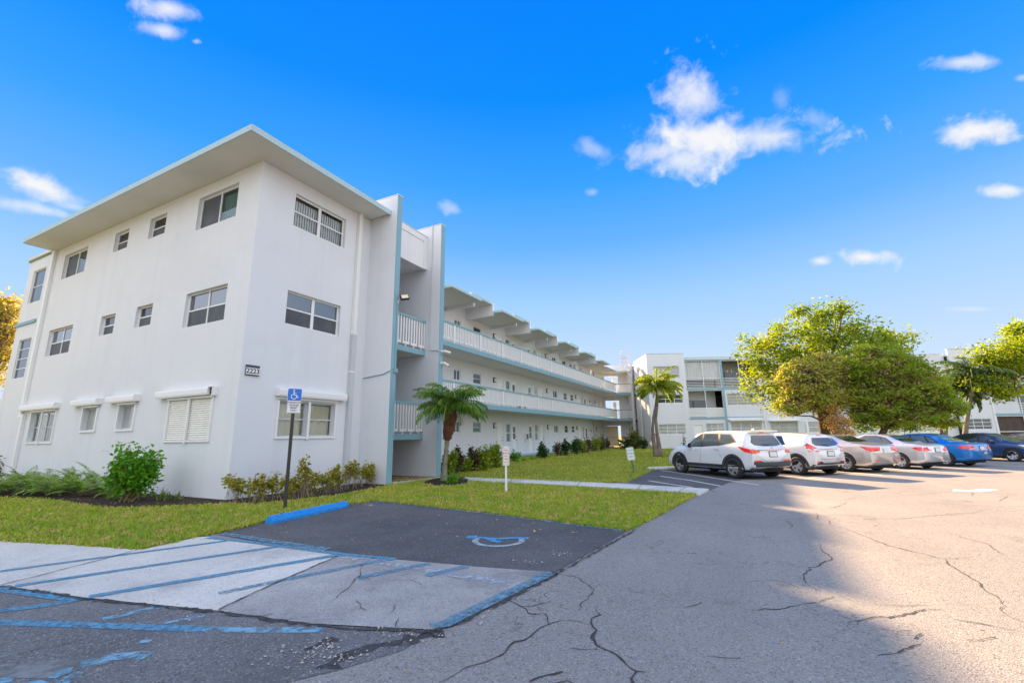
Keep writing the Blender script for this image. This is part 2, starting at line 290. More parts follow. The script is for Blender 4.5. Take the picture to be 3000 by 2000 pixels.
def window(parent,fr,u0,u1,z0,z1,cols=2,rows=2,set_=.11,glass=None,t=.05,frame=None,blind=None,wide_mull=False,colw=None,label=None,screen=False,name='window',backing=None):
    """set_: how deep behind the wall face; children: pane, blind"""
    frame=frame or WHITEM; glass=glass or GLASS; mb=MB(); d0,d1=-set_-.05,-set_
    mb.fbox(fr,u0,u1,z0,z0+t,d0,d1); mb.fbox(fr,u0,u1,z1-t,z1,d0,d1); mb.fbox(fr,u0,u0+t,z0+t,z1-t,d0,d1); mb.fbox(fr,u1-t,u1,z0+t,z1-t,d0,d1)
    cw=colw or [1]*cols; tot=sum(cw); acc=u0; ed=[u0]
    for c in cw: acc+=(u1-u0)*c/tot; ed.append(acc)
    for c in ed[1:-1]: mb.fbox(fr,c-(t*1.1 if wide_mull else t*.5),c+(t*1.1 if wide_mull else t*.5),z0+t,z1-t,d0+.004,d1-.004)
    for r in range(1,rows):
        zz=z0+(z1-z0)*r/rows; mb.fbox(fr,u0+t,u1-t,zz-t*.45,zz+t*.45,d0+.009,d1-.009)
    w=mb.build(name,frame,parent)
    g=MB(); o,u,n=fr; P=lambda a,z,d:(o[0]+u[0]*a+n[0]*d,o[1]+u[1]*a+n[1]*d,z); dd=-set_-.028
    g.add([P(u0+t*.5,z0+t*.5,dd),P(u1-t*.5,z0+t*.5,dd),P(u1-t*.5,z1-t*.5,dd),P(u0+t*.5,z1-t*.5,dd)],[(0,1,2,3) if u[1]*n[0]-u[0]*n[1]>0 else (3,2,1,0)]); g.build('pane',glass,w)
    if screen:
        s_=MB(); zz=z0+(z1-z0)/rows; s_.add([P(u0+t*.6,z0+t*.6,dd+.006),P(u1-t*.6,z0+t*.6,dd+.006),P(u1-t*.6,zz,dd+.006),P(u0+t*.6,zz,dd+.006)],[(0,1,2,3)]); s_.build('insect_screen',SCREENM,w)
    if blind:
        kind,bm_=blind; b=MB(); d=-set_-.13
        if kind=='v':
            nn=int((u1-u0)/.095)
            for k in range(nn):
                uc=u0+(k+.5)*(u1-u0)/nn; b.add([P(uc-.043,z0+.06,d),P(uc+.043,z0+.06,d-.02),P(uc+.043,z1-.1,d-.02),P(uc-.043,z1-.1,d)],[(0,1,2,3)])
        elif kind=='h':
            nn=int((z1-z0)/.05)
            for k in range(nn):
                zc=z0+(k+.5)*(z1-z0)/nn; b.add([P(u0+.04,zc,d),P(u1-.04,zc,d),P(u1-.04,zc+.03,d-.02),P(u0+.04,zc+.03,d-.02)],[(0,1,2,3)])
        else:
            nn=int((u1-u0)/.06)
            for k in range(nn):
                ua=u0+k*(u1-u0)/nn; ub=u0+(k+1)*(u1-u0)/nn; da=d+.03*math.sin(k*1.7); db=d+.03*math.sin((k+1)*1.7)
                b.add([P(ua,z0+.04,da),P(ub,z0+.04,db),P(ub,z1-.06,db),P(ua,z1-.06,da)],[(0,1,2,3)])
        b.build('blind' if kind!='c' else 'curtain',bm_,w)
    if label: w['label']=label
    return w
# ================================================================== GROUND
ground_mat('asphalt_old',(.315,.30,.285),(.25,.24,.232),(.42,.41,.39),speck=85,big=.22)
ground_mat('asphalt_grey',(.20,.198,.20),(.14,.14,.148),(.36,.36,.36),speck=80,big=.5,stain=(.06,.06,.065),stain_amt=.35)
ground_mat('asphalt_new',(.13,.128,.13),(.08,.08,.085),(.24,.24,.25),speck=95,big=.6,stain=(.16,.16,.16),stain_amt=.35)
ground_mat('concrete_pale',(.72,.685,.625),(.58,.555,.515),(.76,.74,.70),speck=140,big=.8,bumpd=.003,stain=(.25,.25,.26),stain_amt=.5,bumps=.4)
ground_mat('concrete_dirty',(.45,.43,.415),(.30,.29,.285),(.50,.49,.46),speck=120,big=.9,bumpd=.004,stain=(.13,.13,.135),stain_amt=.7,bumps=.5)
ground_mat('lawn_soil',(.22,.26,.025),(.20,.19,.03),(.40,.37,.06),speck=55,big=.6,bumpd=.03,stain=(.34,.25,.07),stain_amt=.9)
ground_mat('mulch',(.06,.032,.022),(.028,.017,.014),(.17,.11,.08),speck=60,big=1.5,bumpd=.03)
ground_mat('river_gravel',(.34,.20,.11),(.20,.11,.06),(.62,.52,.42),speck=22,big=2,bumpd=.03)
g=MB(); g.add([(-400,-300,-.03),(500,-300,-.03),(500,900,-.03),(-400,900,-.03)],[(0,1,2,3)]); struct('ground',g,MAT['lawn_soil'])
# the parking lot, one large asphalt sheet
sheet('parking_lot',[(-28,-25),(60,-25),(60,60),(22,46)]+gp([(3000,1344)])[:0]+[(16,38.5),(-3.9,22.6),(-3.3,20.2),(-9.6,14.8),(-28,5)],0,MAT['asphalt_old'])
# bay surfaces
sheet('asphalt_patch',gp([(-60,1700),(0,1717),(255,1753),(638,1791),(900,1829),(1265,1848),(1180,1905),(1000,1960),(800,2010),(700,2100),(-400,2100)]),.004,MAT['asphalt_grey'])
sheet('stall_asphalt',gp([(640,1562),(780,1528),(1020,1478),(1104,1467),(1450,1508),(1838,1556),(1740,1612),(1618,1680),(1400,1662),(1150,1643),(808,1603)]),.008,MAT['asphalt_new'])
sheet('motorcycle_bay_asphalt',gp([(1837,1414),(1915,1376),(2200,1366),(2520,1368),(2500,1384),(2310,1402),(2180,1404),(2135,1414),(2078,1437)]),.004,MAT['asphalt_new'])
sheet('concrete_apron',gp([(-200,1575),(0,1585),(210,1596),(415,1610),(570,1575),(608,1573),(808,1598),(1000,1623),(990,1631),(810,1709),(638,1791),(255,1753),(0,1717),(-200,1690)]),.012,MAT['concrete_pale'])
sheet('concrete_slab',gp([(990,1631),(1004,1623),(1155,1640),(1400,1662),(1618,1678),(1440,1765),(1265,1847),(900,1829),(638,1791),(810,1709)]),.012,MAT['concrete_dirty'])
# lawns (a little higher than the paving)
LZ=.035
lawn1=gp([(-420,1620),(-200,1578),(0,1586),(210,1597),(415,1611),(575,1575),(646,1561),(780,1530),(900,1495),(1020,1478),(1104,1467),(1450,1507),(1838,1556),(1925,1513),(2041,1449),(1900,1440),(1365,1410)])+[(-10.9,15.6),(-12.6,12.4),(-12.6,7.8),(-29,7.8),(-45,12),(-45,2)]
lawn2=gp([(1365,1401),(1700,1417),(1837,1412),(1915,1376)])+[(6,30.8),(18,43),(40,62),(8,60),(-14,47),(-17,45),(-17,15.5),(-11,15.6)]
def lawn_mesh(name,poly):
    bm=bmesh.new(); bm.faces.new([bm.verts.new((float(p[0]),float(p[1]),LZ)) for p in poly]); 
    for f in bm.faces:
        if f.normal.z<0: f.normal_flip()
    r=bmesh.ops.extrude_face_region(bm,geom=bm.faces[:]); vs=[v for v in r['geom'] if isinstance(v,bmesh.types.BMVert)]
    for v in vs: v.co.z=-.02
    bmesh.ops.recalc_face_normals(bm,faces=bm.faces[:]); bmesh.ops.triangulate(bm,faces=bm.faces[:])
    me=bpy.data.meshes.new(name); bm.to_mesh(me); bm.free(); me.materials.append(MAT['lawn_soil']); o=bpy.data.objects.new(name,me); COL.objects.link(o); return tag(o,kind='structure')
lawn_mesh('lawn',lawn1); lawn_mesh('lawn',lawn2)
bed1=gp([(-250,1440),(0,1459),(149,1466),(238,1479),(298,1489),(361,1491),(446,1487),(531,1485),(663,1476),(744,1479),(833,1470),(1000,1451),(1140,1423)])+[(-12.45,12.3),(-12.5,7.75),(-29,7.75),(-34,7.75)]
sheet('mulch_bed',bed1,LZ+.006,MAT['mulch'])
bed=MB(); bed.prism(gp([(1255,1411),(1290,1403),(1330,1401),(1372,1408),(1368,1418),(1330,1426),(1280,1425),(1240,1418)]),LZ,LZ+.03); struct('palm_mulch_ring',bed,MAT['mulch'])
bed2=[(-17,15.5),(-14.6,15.5),(-15.0,26),(-15.3,33),(-15.6,42),(-15.6,51),(-16.9,51)]
sheet('hedge_bed',bed2,LZ+.006,MAT['mulch'])
bed3=gp([(1255,1411),(1290,1403),(1330,1401),(1372,1408),(1368,1418),(1330,1426),(1280,1425),(1240,1418)])
kb=MB(); strip(kb,[(-14.55,15.5),(-14.95,26),(-15.25,33),(-15.55,42),(-15.55,51)],.16,LZ+.06); struct('bed_edging',kb,MAT['concrete_dirty'])
# sidewalk
sw=MB(); swp=gp([(1362,1400),(1700,1414),(2000,1431),(2078,1436),(2050,1451),(1900,1441),(1640,1425),(1362,1411)])+[]
sw.prism([tuple(p) for p in swp],-.01,.05); struct('sidewalk',sw,MAT['concrete_pale'])
sj=MB()
for a,b in [((1500,1406),(1492,1418)),((1700,1414),(1690,1428)),((1880,1424),(1866,1439)),((2010,1432),(1985,1447))]: strip(sj,gp([a,b]),.02,.054)
struct('sidewalk_joints',sj,mat('joint_dirt',(.05,.048,.045),.95))
CRK=MAT['joint_dirt']
# painted markings
BLUEP=mat('blue_marking_paint',(.10,.30,.46),.85,noise=(2,.8,(.14,.33,.47)),detail=(30,.4),alpha=(14,.40,.14))
BLUEW=mat('worn_blue_paint',(.13,.31,.45),.85,noise=(3,.8,(.24,.38,.47)),detail=(30,.5),alpha=(12,.46,.14))
BLUEV=mat('faded_blue_paint',(.13,.36,.52),.8,noise=(3,.7,(.25,.38,.46)),alpha=(6,.48,.08))
PALEP=mat('pale_marking_paint',(.42,.45,.50),.8,noise=(3,.6,(.33,.38,.44)),alpha=(9,.50,.10))
WLINE=mat('white_marking_paint',(.72,.71,.68),.75,alpha=(8,.36,.10))
GREYL=mat('old_grey_paint',(.21,.22,.225),.85,alpha=(3.5,.44,.12))
pm=MB(); 
for a,b,w in [((0,1676),(663,1586),.115),((42,1720),(816,1603),.13),((259,1752),(1002,1626),.14)]:
    A,B=G(*a)[:2],G(*b)[:2]; strip(pm,[A+(B-A)*t for t in np.linspace(0,1,14)],w,.018,jit=.004)
strip(pm,gp([(608,1577),(700,1586),(808,1600),(900,1612),(1000,1626),(1155,1641)]),.11,.020,jit=.006)
struct('blue_hatching',pm,BLUEP)
pw=MB()
for a,b,w in [((640,1742),(829,1702),.12),((829,1702),(1150,1638),.13),((1050,1696),(1257,1653),.13),((1249,1690),(1368,1661),.13)]: strip(pw,gp([a,b]),w,.018)
strip(pw,gp([(1614,1680),(1440,1765),(1300,1832),(1262,1840)]),.15,.019,jit=.01)
strip(pw,gp([(650,1564),(800,1588),(960,1611)]),.16,.016)
struct('worn_blue_hatching',pw,BLUEW)
pl=MB(); strip(pl,gp([(1085,1466),(1250,1483),(1450,1508),(1600,1527),(1826,1555)]),.15,.016,jit=.006); struct('stall_edge_line',pl,BLUEW)
pp=MB(); strip(pp,gp([(993,1631),(1150,1656),(1300,1680),(1500,1713)]),.17,.0165); struct('old_pale_line',pp,PALEP)
pf=MB()
strip(pf,gp([(-60,1822),(0,1825),(150,1829),(300,1834),(450,1839),(595,1844)]),.12,.008,jit=.006)
strip(pf,gp([(-60,1798),(0,1790),(130,1775),(240,1756)]),.12,.009,jit=.006); strip(pf,gp([(-60,1712),(0,1724),(120,1742),(235,1756)]),.16,.0095,jit=.01)
struct('blue_bay_line',pf,BLUEP)
pf=MB(); strip(pf,gp([(595,1844),(740,1847),(950,1846)]),.11,.008); strip(pf,gp([(616,1750),(500,1772),(300,1815)]),.1,.0085); strip(pf,gp([(235,1949),(330,1925),(400,1921),(438,1921)]),.13,.008); strip(pf,gp([(410,1881),(442,1879)]),.06,.008)
strip(pf,gp([(480,1827),(560,1812),(600,1806)]),.06,.0082)
for p in [[(138,1988),(160,1965),(215,1956),(205,1972),(160,1990)],[(0,1988),(52,1983),(30,2002),(0,2004)],[(160,2004),(200,1980),(248,1969),(235,1985),(200,2004)],[(40,2004),(120,1994),(150,2004)]]:
    bm=[tuple(q)+(.0085,) for q in gp(p)]; pf.add(bm,[tuple(range(len(bm)))])
struct('faded_blue_marks',pf,BLUEV)
pg=MB()
for p in [[(0,1915),(90,1895),(190,1865),(180,1872),(90,1908),(0,1928)],[(0,1948),(190,1933),(400,1925),(230,1962),(150,1990),(0,1985)]]:
    bm=[tuple(q)+(.0065,) for q in gp(p)]; pg.add(bm,[tuple(range(len(bm)))])
struct('old_grey_marking',pg,GREYL)
# wheelchair symbol on the bay
def disc(mb,c,r,z,r0=0,a0=0,a1=360,n=40,ax=None,mi=0):
    U,W=ax; ps=[]
    for k in range(n+1):
        t=R(a0+(a1-a0)*k/n); e=U*math.cos(t)+W*math.sin(t); ps+=[tuple(c+e*r)+(z,),tuple(c+e*r0)+(z,)]
    mb.add(ps,[(2*i,2*i+1,2*i+3,2*i+2) for i in range(n)],mi)
hc=G(1448,1590)[:2]; hu=G(1530,1590)[:2]-hc; hu/=np.linalg.norm(hu); hv=np.array([-hu[1],hu[0]])
# the symbol lies with its head towards the wheel stop (photo left)
sy=MB(); c0=G(1455,1583)[:2]; L_=float(np.linalg.norm(G(1530,1570)[:2]-G(1360,1566)[:2]))
fx=(G(1530,1570)[:2]-G(1360,1566)[:2])/L_; fy=np.array([-fx[1],fx[0]])
if (G(1450,1550)[:2]-G(1450,1600)[:2])@fy<0: fy=-fy
def S2(a,b): return G(1455,1583)[:2]+fx*a*L_+fy*b*L_
disc(sy,S2(0.04,-.04),.42*L_,.014,r0=.325*L_,a0=160,a1=395,ax=(fx,fy))
struct('wheelchair_symbol',sy,mat('symbol_pale_paint',(.34,.42,.45),.8,alpha=(9,.42,.1)))
sb=MB(); disc(sb,S2(-.44,.16),.11*L_,.015,ax=(fx,fy))
strip(sb,[S2(-.42,.15),S2(-.2,.10),S2(0,.07),S2(.12,.12),S2(.28,.17),S2(.5,.16)],.12*L_,.0155); strip(sb,[S2(-.13,.06),S2(-.02,-.10),S2(.10,-.13)],.12*L_,.0150)
struct('wheelchair_symbol_figure',sb,mat('symbol_blue_paint',(.07,.28,.50),.8,alpha=(9,.40,.1)))
# white lines of the car bays
wl=MB()
for ps in [[(1937,1378),(2030,1391),(2222,1421)],[(1935,1395),(2020,1407),(2112,1424)],[(1900,1408),(1960,1418),(2028,1428)]]: strip(wl,gp(ps),.10,.012)
for a,b in [((-2.6,24.6),(2.11,19.06)),((-.2,27.0),(4.25,21.54)),((1.9,29.2),(6.44,23.83)),((4.1,31.3),(8.5,25.6)),((6.2,33.6),(10.6,28.0)),((8.4,35.8),(12.9,30.3)),((10.5,38.1),(15.2,32.6))]: strip(wl,[a,b],.10,.006)
struct('white_bay_lines',wl,WLINE)
ar=MB(); ap=gp([(2790,1438),(2794,1433),(2834,1436),(2877,1431.6),(2931,1434.7),(2880,1440.5),(2831,1440)]); ar.add([tuple(p)+(.005,) for p in ap],[tuple(range(len(ap)))]); struct('direction_arrow',ar,WLINE)
# cracks
def jag(pts,n=7,amp=.012):
    out=[]
    for i in range(len(pts)-1):
        a,b=np.array(pts[i]),np.array(pts[i+1]); L_=np.linalg.norm(b-a); k=max(2,int(L_/.07)); k=min(k,28)
        for j in range(k): out.append(a+(b-a)*j/k+rng.normal(0,min(amp,L_*.06),2))
    out.append(np.array(pts[-1])); return out
c4=lambda p:(900+p[0]/2.352,1400+p[1]/2.352); c5=lambda p:(2000+p[0]/2.352,1400+p[1]/2.352); c3=lambda p:(p[0]/2.352,1400+p[1]/2.352)
CR4=[([(1700,655),(1790,670),(1880,690),(1890,710),(1950,740),(1990,770),(1960,800),(1940,830),(1890,870),(1870,910)],1),([(1360,830),(1430,860),(1500,895),(1520,930),(1560,940),(1640,935),(1665,1005),(1740,985),(1830,980),(1890,995)],1.1),
([(1665,1005),(1600,1040),(1540,1090),(1500,1115),(1430,1130),(1390,1160),(1380,1200),(1300,1240),(1230,1270),(1110,1300),(1040,1340),(920,1410)],1.5),([(1980,910),(2025,940),(1970,970),(1960,1000),(1985,1050),(1965,1100),(1990,1145),(2060,1185),(2140,1220),(2200,1280),(2260,1330),(2340,1340)],1.9),([(2260,1330),(2240,1390),(2250,1430)],1.6),([(1820,1175),(1900,1180),(2000,1178)],.9),([(1530,1405),(1600,1370),(1700,1350),(1760,1335)],1.6),([(1500,890),(1600,870),(1680,850)],.7),([(1890,995),(1930,1010),(1960,1008)],.6),([(1900,1440),(1790,1400),(1690,1420)],.8)]
CR5=[([(945,450),(965,500),(1000,525),(1020,560),(975,580),(940,600),(890,620),(850,650),(830,670),(850,710),(880,745),(920,780)],1),([(480,910),(560,900),(660,905),(740,890),(850,870),(930,855)],1.1),([(930,855),(1040,815)],.6),([(1130,1000),(1200,985),(1310,960),(1380,955),(1430,965),(1500,945),(1580,930),(1680,905),(1780,905)],1.4),([(1330,1220),(1430,1215),(1500,1195),(1560,1170),(1590,1155),(1650,1145)],1.4),([(1600,1110),(1615,1090),(1650,1070)],1.2),
([(1080,335),(1180,370),(1300,420),(1420,465),(1560,500),(1700,535),(1790,560),(1830,590),(1900,635),(1990,685),(2050,735),(2090,780),(2150,810),(2210,860),(2200,910),(2260,960),(2400,1010)],1.1),([(1880,975),(2000,995),(2150,1020),(2420,1075)],.9),([(680,285),(740,310),(760,330),(745,348)],1),([(860,255),(1240,258),(1350,280),(1510,280),(1700,260),(2000,240),(2090,215)],1.1),([(920,240),(935,260),(920,275),(935,285)],1),([(1010,290),(1015,320)],1),([(1950,1115),(2050,1118),(2100,1105),(2160,1095)],1),([(160,1225),(250,1235),(400,1242)],.9),([(900,140),(1100,150),(1220,135)],1),([(1020,210),(1110,180),(1130,165)],1),([(2400,198),(2000,190),(1700,170),(1610,160)],.8),([(1820,370),(1950,415),(2100,455),(2210,530)],.8),([(0,890),(80,880),(130,855)],.8),([(680,285),(860,280),(920,280)],.7),([(110,250),(400,262),(680,285)],.6),([(1500,120),(1700,108),(1860,92)],.8),([(2190,130),(2240,125),(2200,145),(2180,160)],1.1),([(2000,95),(1990,120)],1.0),([(1790,555),(1900,550),(2000,555)],.7),([(600,150),(700,130)],.8),([(430,720),(600,700),(720,720),(800,760)],.5),([(1320,870),(1500,880),(1700,880)],.6)]
CR3=[([(1630,950),(1750,925)],.7),([(0,1225),(250,1185),(560,1120)],.5),([(1850,960),(1900,940)],.9)]
CRC=[([(640-0,0)],0)]
ck=MB()
for crs,fn in ((CR4,c4),(CR5,c5),(CR3,c3)):
    for pts,w in crs:
        q=jag(gp([fn(p) for p in pts])); n=len(q); ws=[max(.003,.0115*w*(.35+.65*math.sin(math.pi*min(1,max(0,(i+1)/(n+1)))))*random.uniform(.45,1.5)) for i in range(n)]
        strip(ck,q,.01,.0055,ws=ws)
struct('asphalt_cracks',ck,CRK)
# joints and cracks of the concrete
cj=MB()
for pts,w in [([(0,1717),(130,1685),(310,1638),(404,1612)],1.5),([(638,1791),(740,1742),(870,1683),(990,1631)],1.6)]:
    q=jag(gp(pts),amp=.005); strip(cj,q,.01,.0205,ws=[.012*w*random.uniform(.6,1.4) for _ in q])
for pts,w in [([(460,555),(420,580),(375,610),(365,650),(350,690),(310,730),(290,760),(250,790),(200,835)],1),([(350,690),(410,700),(470,712),(620,712),(720,715),(760,700)],.7),([(720,715),(780,740),(810,770)],.6),([(330,855),(370,900),(420,925)],.8),([(600,880),(580,930),(550,960)],.6),([(630,980),(605,1040)],.9),([(-300,960),(-230,945)],1)]:
    q=jag(gp([c4(p) for p in pts]),amp=.01); strip(cj,q,.01,.0205,ws=[.008*w*random.uniform(.4,1.5) for _ in q])
struct('concrete_cracks',cj,CRK)
# ragged dark edge of broken asphalt along the slabs + loose stones
ed=MB()
for pts,w,z in [([(0,1719),(255,1756),(450,1776),(638,1794),(900,1833),(1080,1846),(1262,1852)],.05,.0145),([(1265,1852),(1330,1828),(1440,1778),(1530,1732),(1618,1690),(1625,1676)],.09,.0145),([(1618,1688),(1740,1620),(1838,1566),(1860,1552)],.05,.0145)]:
    q=jag(gp(pts),amp=.012); strip(ed,q,.01,z,ws=[w*random.uniform(.3,1.5) for _ in q])
for pts,w in [([(960,1960),(1010,1925),(1080,1900),(1180,1880),(1300,1850)],.16),([(900,1905),(960,1880),(985,1870)],.10)]:
    q=jag(gp(pts),amp=.03); strip(ed,q,.01,.0075,ws=[w*random.uniform(.2,1.5) for _ in q])
struct('broken_asphalt_edge',ed,mat('tar_dark',(.035,.035,.038),.95,noise=(12,.7,(.10,.10,.10)),alpha=(11,.44,.10),bump=(60,.8,.01)))
st=MB()
def pebble(mb,x,y,z,r):
    a=random.uniform(0,6.3); vs=[]
    for k in range(5):
        t=a+k*1.257; q=r*random.uniform(.7,1.2); vs.append((x+q*math.cos(t),y+q*math.sin(t),z))
    vs.append((x+random.uniform(-.2,.2)*r,y+random.uniform(-.2,.2)*r,z+r*.8)); mb.add(vs,[(i,(i+1)%5,5) for i in range(5)])
for c,n,sg in [((900,1920),60,.14),((960,1890),35,.07),((1010,1925),35,.10),((1120,1856),30,.2),((1250,1856),35,.15),((620,1800),10,.3),((1545,1650),30,.10),((1650,1622),25,.10),((1085,1480),60,.10),((1380,1790),25,.2),((1560,1718),20,.2),((800,1970),25,.25)]:
    p=G(*c)
    for _ in range(n):
        x,y=p[0]+random.gauss(0,sg),p[1]+random.gauss(0,sg*.6); pebble(st,x,y,.012,abs(random.gauss(.004,.004))+.003)
for _ in range(260):
    p=G(random.uniform(0,2300),random.uniform(1750,2000)); pebble(st,p[0],p[1],.004,random.uniform(.002,.005))
tag(st.build('loose_gravel',mat('pale_stone',(.46,.44,.41),.9,noise=(20,.8,(.2,.19,.18)))),'loose pale stones crumbled from the asphalt edge','gravel',kind='stuff')
# blue wheel stop
def wheel_stop(name,A,B,w,h,m,label,group=None,under=None):
    A=np.array(A);B=np.array(B); L_=np.linalg.norm(B-A); t=thing(name,label,'wheel stop',(*((A+B)/2),0.008),math.atan2(B[1]-A[1],B[0]-A[0]),group); mb=MB(); n=16
    pr=[(-w/2,0),(-w/2,h*.35),(-w*.28,h*.95),(-w*.18,h),(w*.18,h),(w*.28,h*.95),(w/2,h*.35),(w/2,0)]; vs=[]
    for k in range(n+1):
        x=-L_/2+L_*k/n; e=1 if 0<k<n else .96
        vs+=[(x,p[0]*e+random.uniform(-.002,.002),p[1]*e+(random.uniform(-.002,.002) if p[1] else 0)) for p in pr]
    fs=[(k*8+i,k*8+(i+1)%8,(k+1)*8+(i+1)%8,(k+1)*8+i) for k in range(n) for i in range(8)]+[tuple(range(8))[::-1],tuple(range(n*8,n*8+8))]
    mb.add(vs,fs); mb.build('concrete_bar',m,t)
    for s in (-1,1):
        r=MB(); r.tube([(s*L_*.36,0,h-.003),(s*L_*.36,0,h+.012)],.016,8); r.build('rebar_pin',DARKM,t)
    return t
BLUEC=mat('bright_blue_paint',(.012,.29,.80),.55,noise=(4,.5,(.03,.32,.82)),detail=(25,.5),bump=(30,.5,.008))
wheel_stop('wheel_stop',G(795,1536)[:2]+np.array([-.09,0]),G(1020,1486)[:2]+np.array([-.09,0]),.19,.14,BLUEC,'bright blue concrete wheel stop at the head of the wheelchair bay')
STOPW=mat('stop_concrete_white',(.62,.61,.58),.8,noise=(4,.6,(.42,.41,.39)),bump=(30,.4,.006))
hd=np.array([-.72,.69]); rd=np.array([.69,.72])
for k,lb in enumerate(['worn white wheel stop in front of the white SUV nearest the lawn','worn white wheel stop in front of the white hatchback','worn white wheel stop in front of the champagne sedan','worn white wheel stop in front of the silver sedan','worn white wheel stop in front of the bright blue sedan']):
    c=np.array([-3.55,22.35])+rd*3.03*k; wheel_stop('wheel_stop',c-rd*.95,c+rd*.95,.2,.13,STOPW,lb,'white wheel stops along the grass')

lt=MB()
def litter(mb,x,y,z,r):
    a=random.uniform(0,6.28); c,s_=math.cos(a),math.sin(a); q=lambda u_,v_:(x+c*u_-s_*v_,y+s_*u_+c*v_,z+random.uniform(.002,.02)); mb.add([q(-r,0),q(0,-r*.45),q(r,0),q(0,r*.45)],[(0,1,2,3)])
for _ in range(420):
    p=G(random.uniform(0,1900),random.uniform(1420,1600)); litter(lt,p[0],p[1],LZ+.02,random.uniform(.012,.035))
for _ in range(260):
    p=G(random.uniform(0,1100),random.uniform(1440,1490)); litter(lt,p[0],p[1],LZ+.01,random.uniform(.015,.04))
for _ in range(90):
    p=G(random.uniform(0,2900),random.uniform(1450,1990)); litter(lt,p[0],p[1],.014,random.uniform(.006,.018))
tag(lt.build('fallen_leaves',mat('dead_leaf',(.34,.19,.08),.8,noise=(2,.9,(.50,.38,.16)))),'scattered fallen leaves on the lawn, mulch and asphalt','leaf litter',kind='stuff')
# ================================================================== NEAR BLOCK
XE,YS=-12.51,7.71
SF=((-12.51,YS),(-1,0),(0,-1))        # south facade frame: u = distance west of the corner
EF=((XE,YS),(0,1),(1,0))              # east facade frame: u = distance north of the corner
nb=thing('apartment_building','white three storey end block with wide flat eaves beside the wheelchair bay','apartment building',(XE,YS,0))
nbp=Matrix.Translation((XE,YS,0)).inverted()
class Ref: pass
def under(o,root):   # keep world placement while parenting to a translated root
    o.parent=root; o.matrix_parent_inverse=root.matrix_basis.inverted(); return o
def NBLD(mb,name,m,smooth=False): return under(mb.build(name,m,None,smooth),nb)
u=lambda x:-12.51-x
SW=[ # u0,u1,z0,z1 (south side)
 dict(h=(u(-13.64),u(-15.83),8.49,9.67),k='slide'),dict(h=(u(-17.83),u(-18.95),8.87,9.67),k='hung'),dict(h=(u(-20.47),u(-21.57),8.88,9.68),k='hung'),dict(h=(u(-23.86),u(-26.02),8.53,9.66),k='slide'),
 dict(h=(u(-13.6),u(-15.81),5.12,6.26),k='quad'),dict(h=(u(-17.84),u(-18.92),5.5,6.26),k='hung'),dict(h=(u(-20.43),u(-21.52),5.5,6.26),k='hung'),dict(h=(u(-23.88),u(-26.09),5.12,6.26),k='quad'),
 dict(h=(u(-13.62),u(-15.85),1.6,2.8),k='shut'),dict(h=(u(-17.9),u(-18.95),1.98,2.78),k='gf1'),dict(h=(u(-20.48),u(-21.55),1.98,2.78),k='gf1'),dict(h=(u(-23.85),u(-26.1),1.6,2.78),k='gf2')]
ztop=10.07
o=frame_wall('wall',SF,0,17.4,-.1,ztop,[w['h'] for w in SW]+[(15.36,16.74,7.9,9.5),(15.36,16.72,4.38,6.17)],WALL,None); under(o,nb)
def nwin(*a,**k): w=window(None,*a,**k); return under(w,nb)
for w in SW:
    h=w['h']
    if w['k']=='slide':
        wn=nwin(SF,*h,cols=2,rows=1,glass=GLASSG,blind=('v',BLIND)); 
        s_=MB(); m_=(h[0]+h[1])/2; s_.fbox(SF,m_+.03,h[1]-.05,h[2]+.05,h[3]-.06,-.134,-.132); s_.build('insect_screen',SCREENM,wn)
    elif w['k']=='hung': nwin(SF,*h,cols=1,rows=2,screen=True,glass=GLASS)
    elif w['k']=='quad': nwin(SF,*h,cols=2,rows=2,screen=True,glass=GLASSR)
    elif w['k']=='gf2': nwin(SF,*h,cols=2,rows=2,blind=('c',CURT),wide_mull=True,frame=GREYP,glass=GLASSC)
    elif w['k']=='gf1': nwin(SF,*h,cols=1,rows=1,glass=GLASSL,frame=GREYP)
SHUT=mat('roller_shutter',(.90,.88,.84),.45,noise=(3,.3,(.70,.68,.62)))
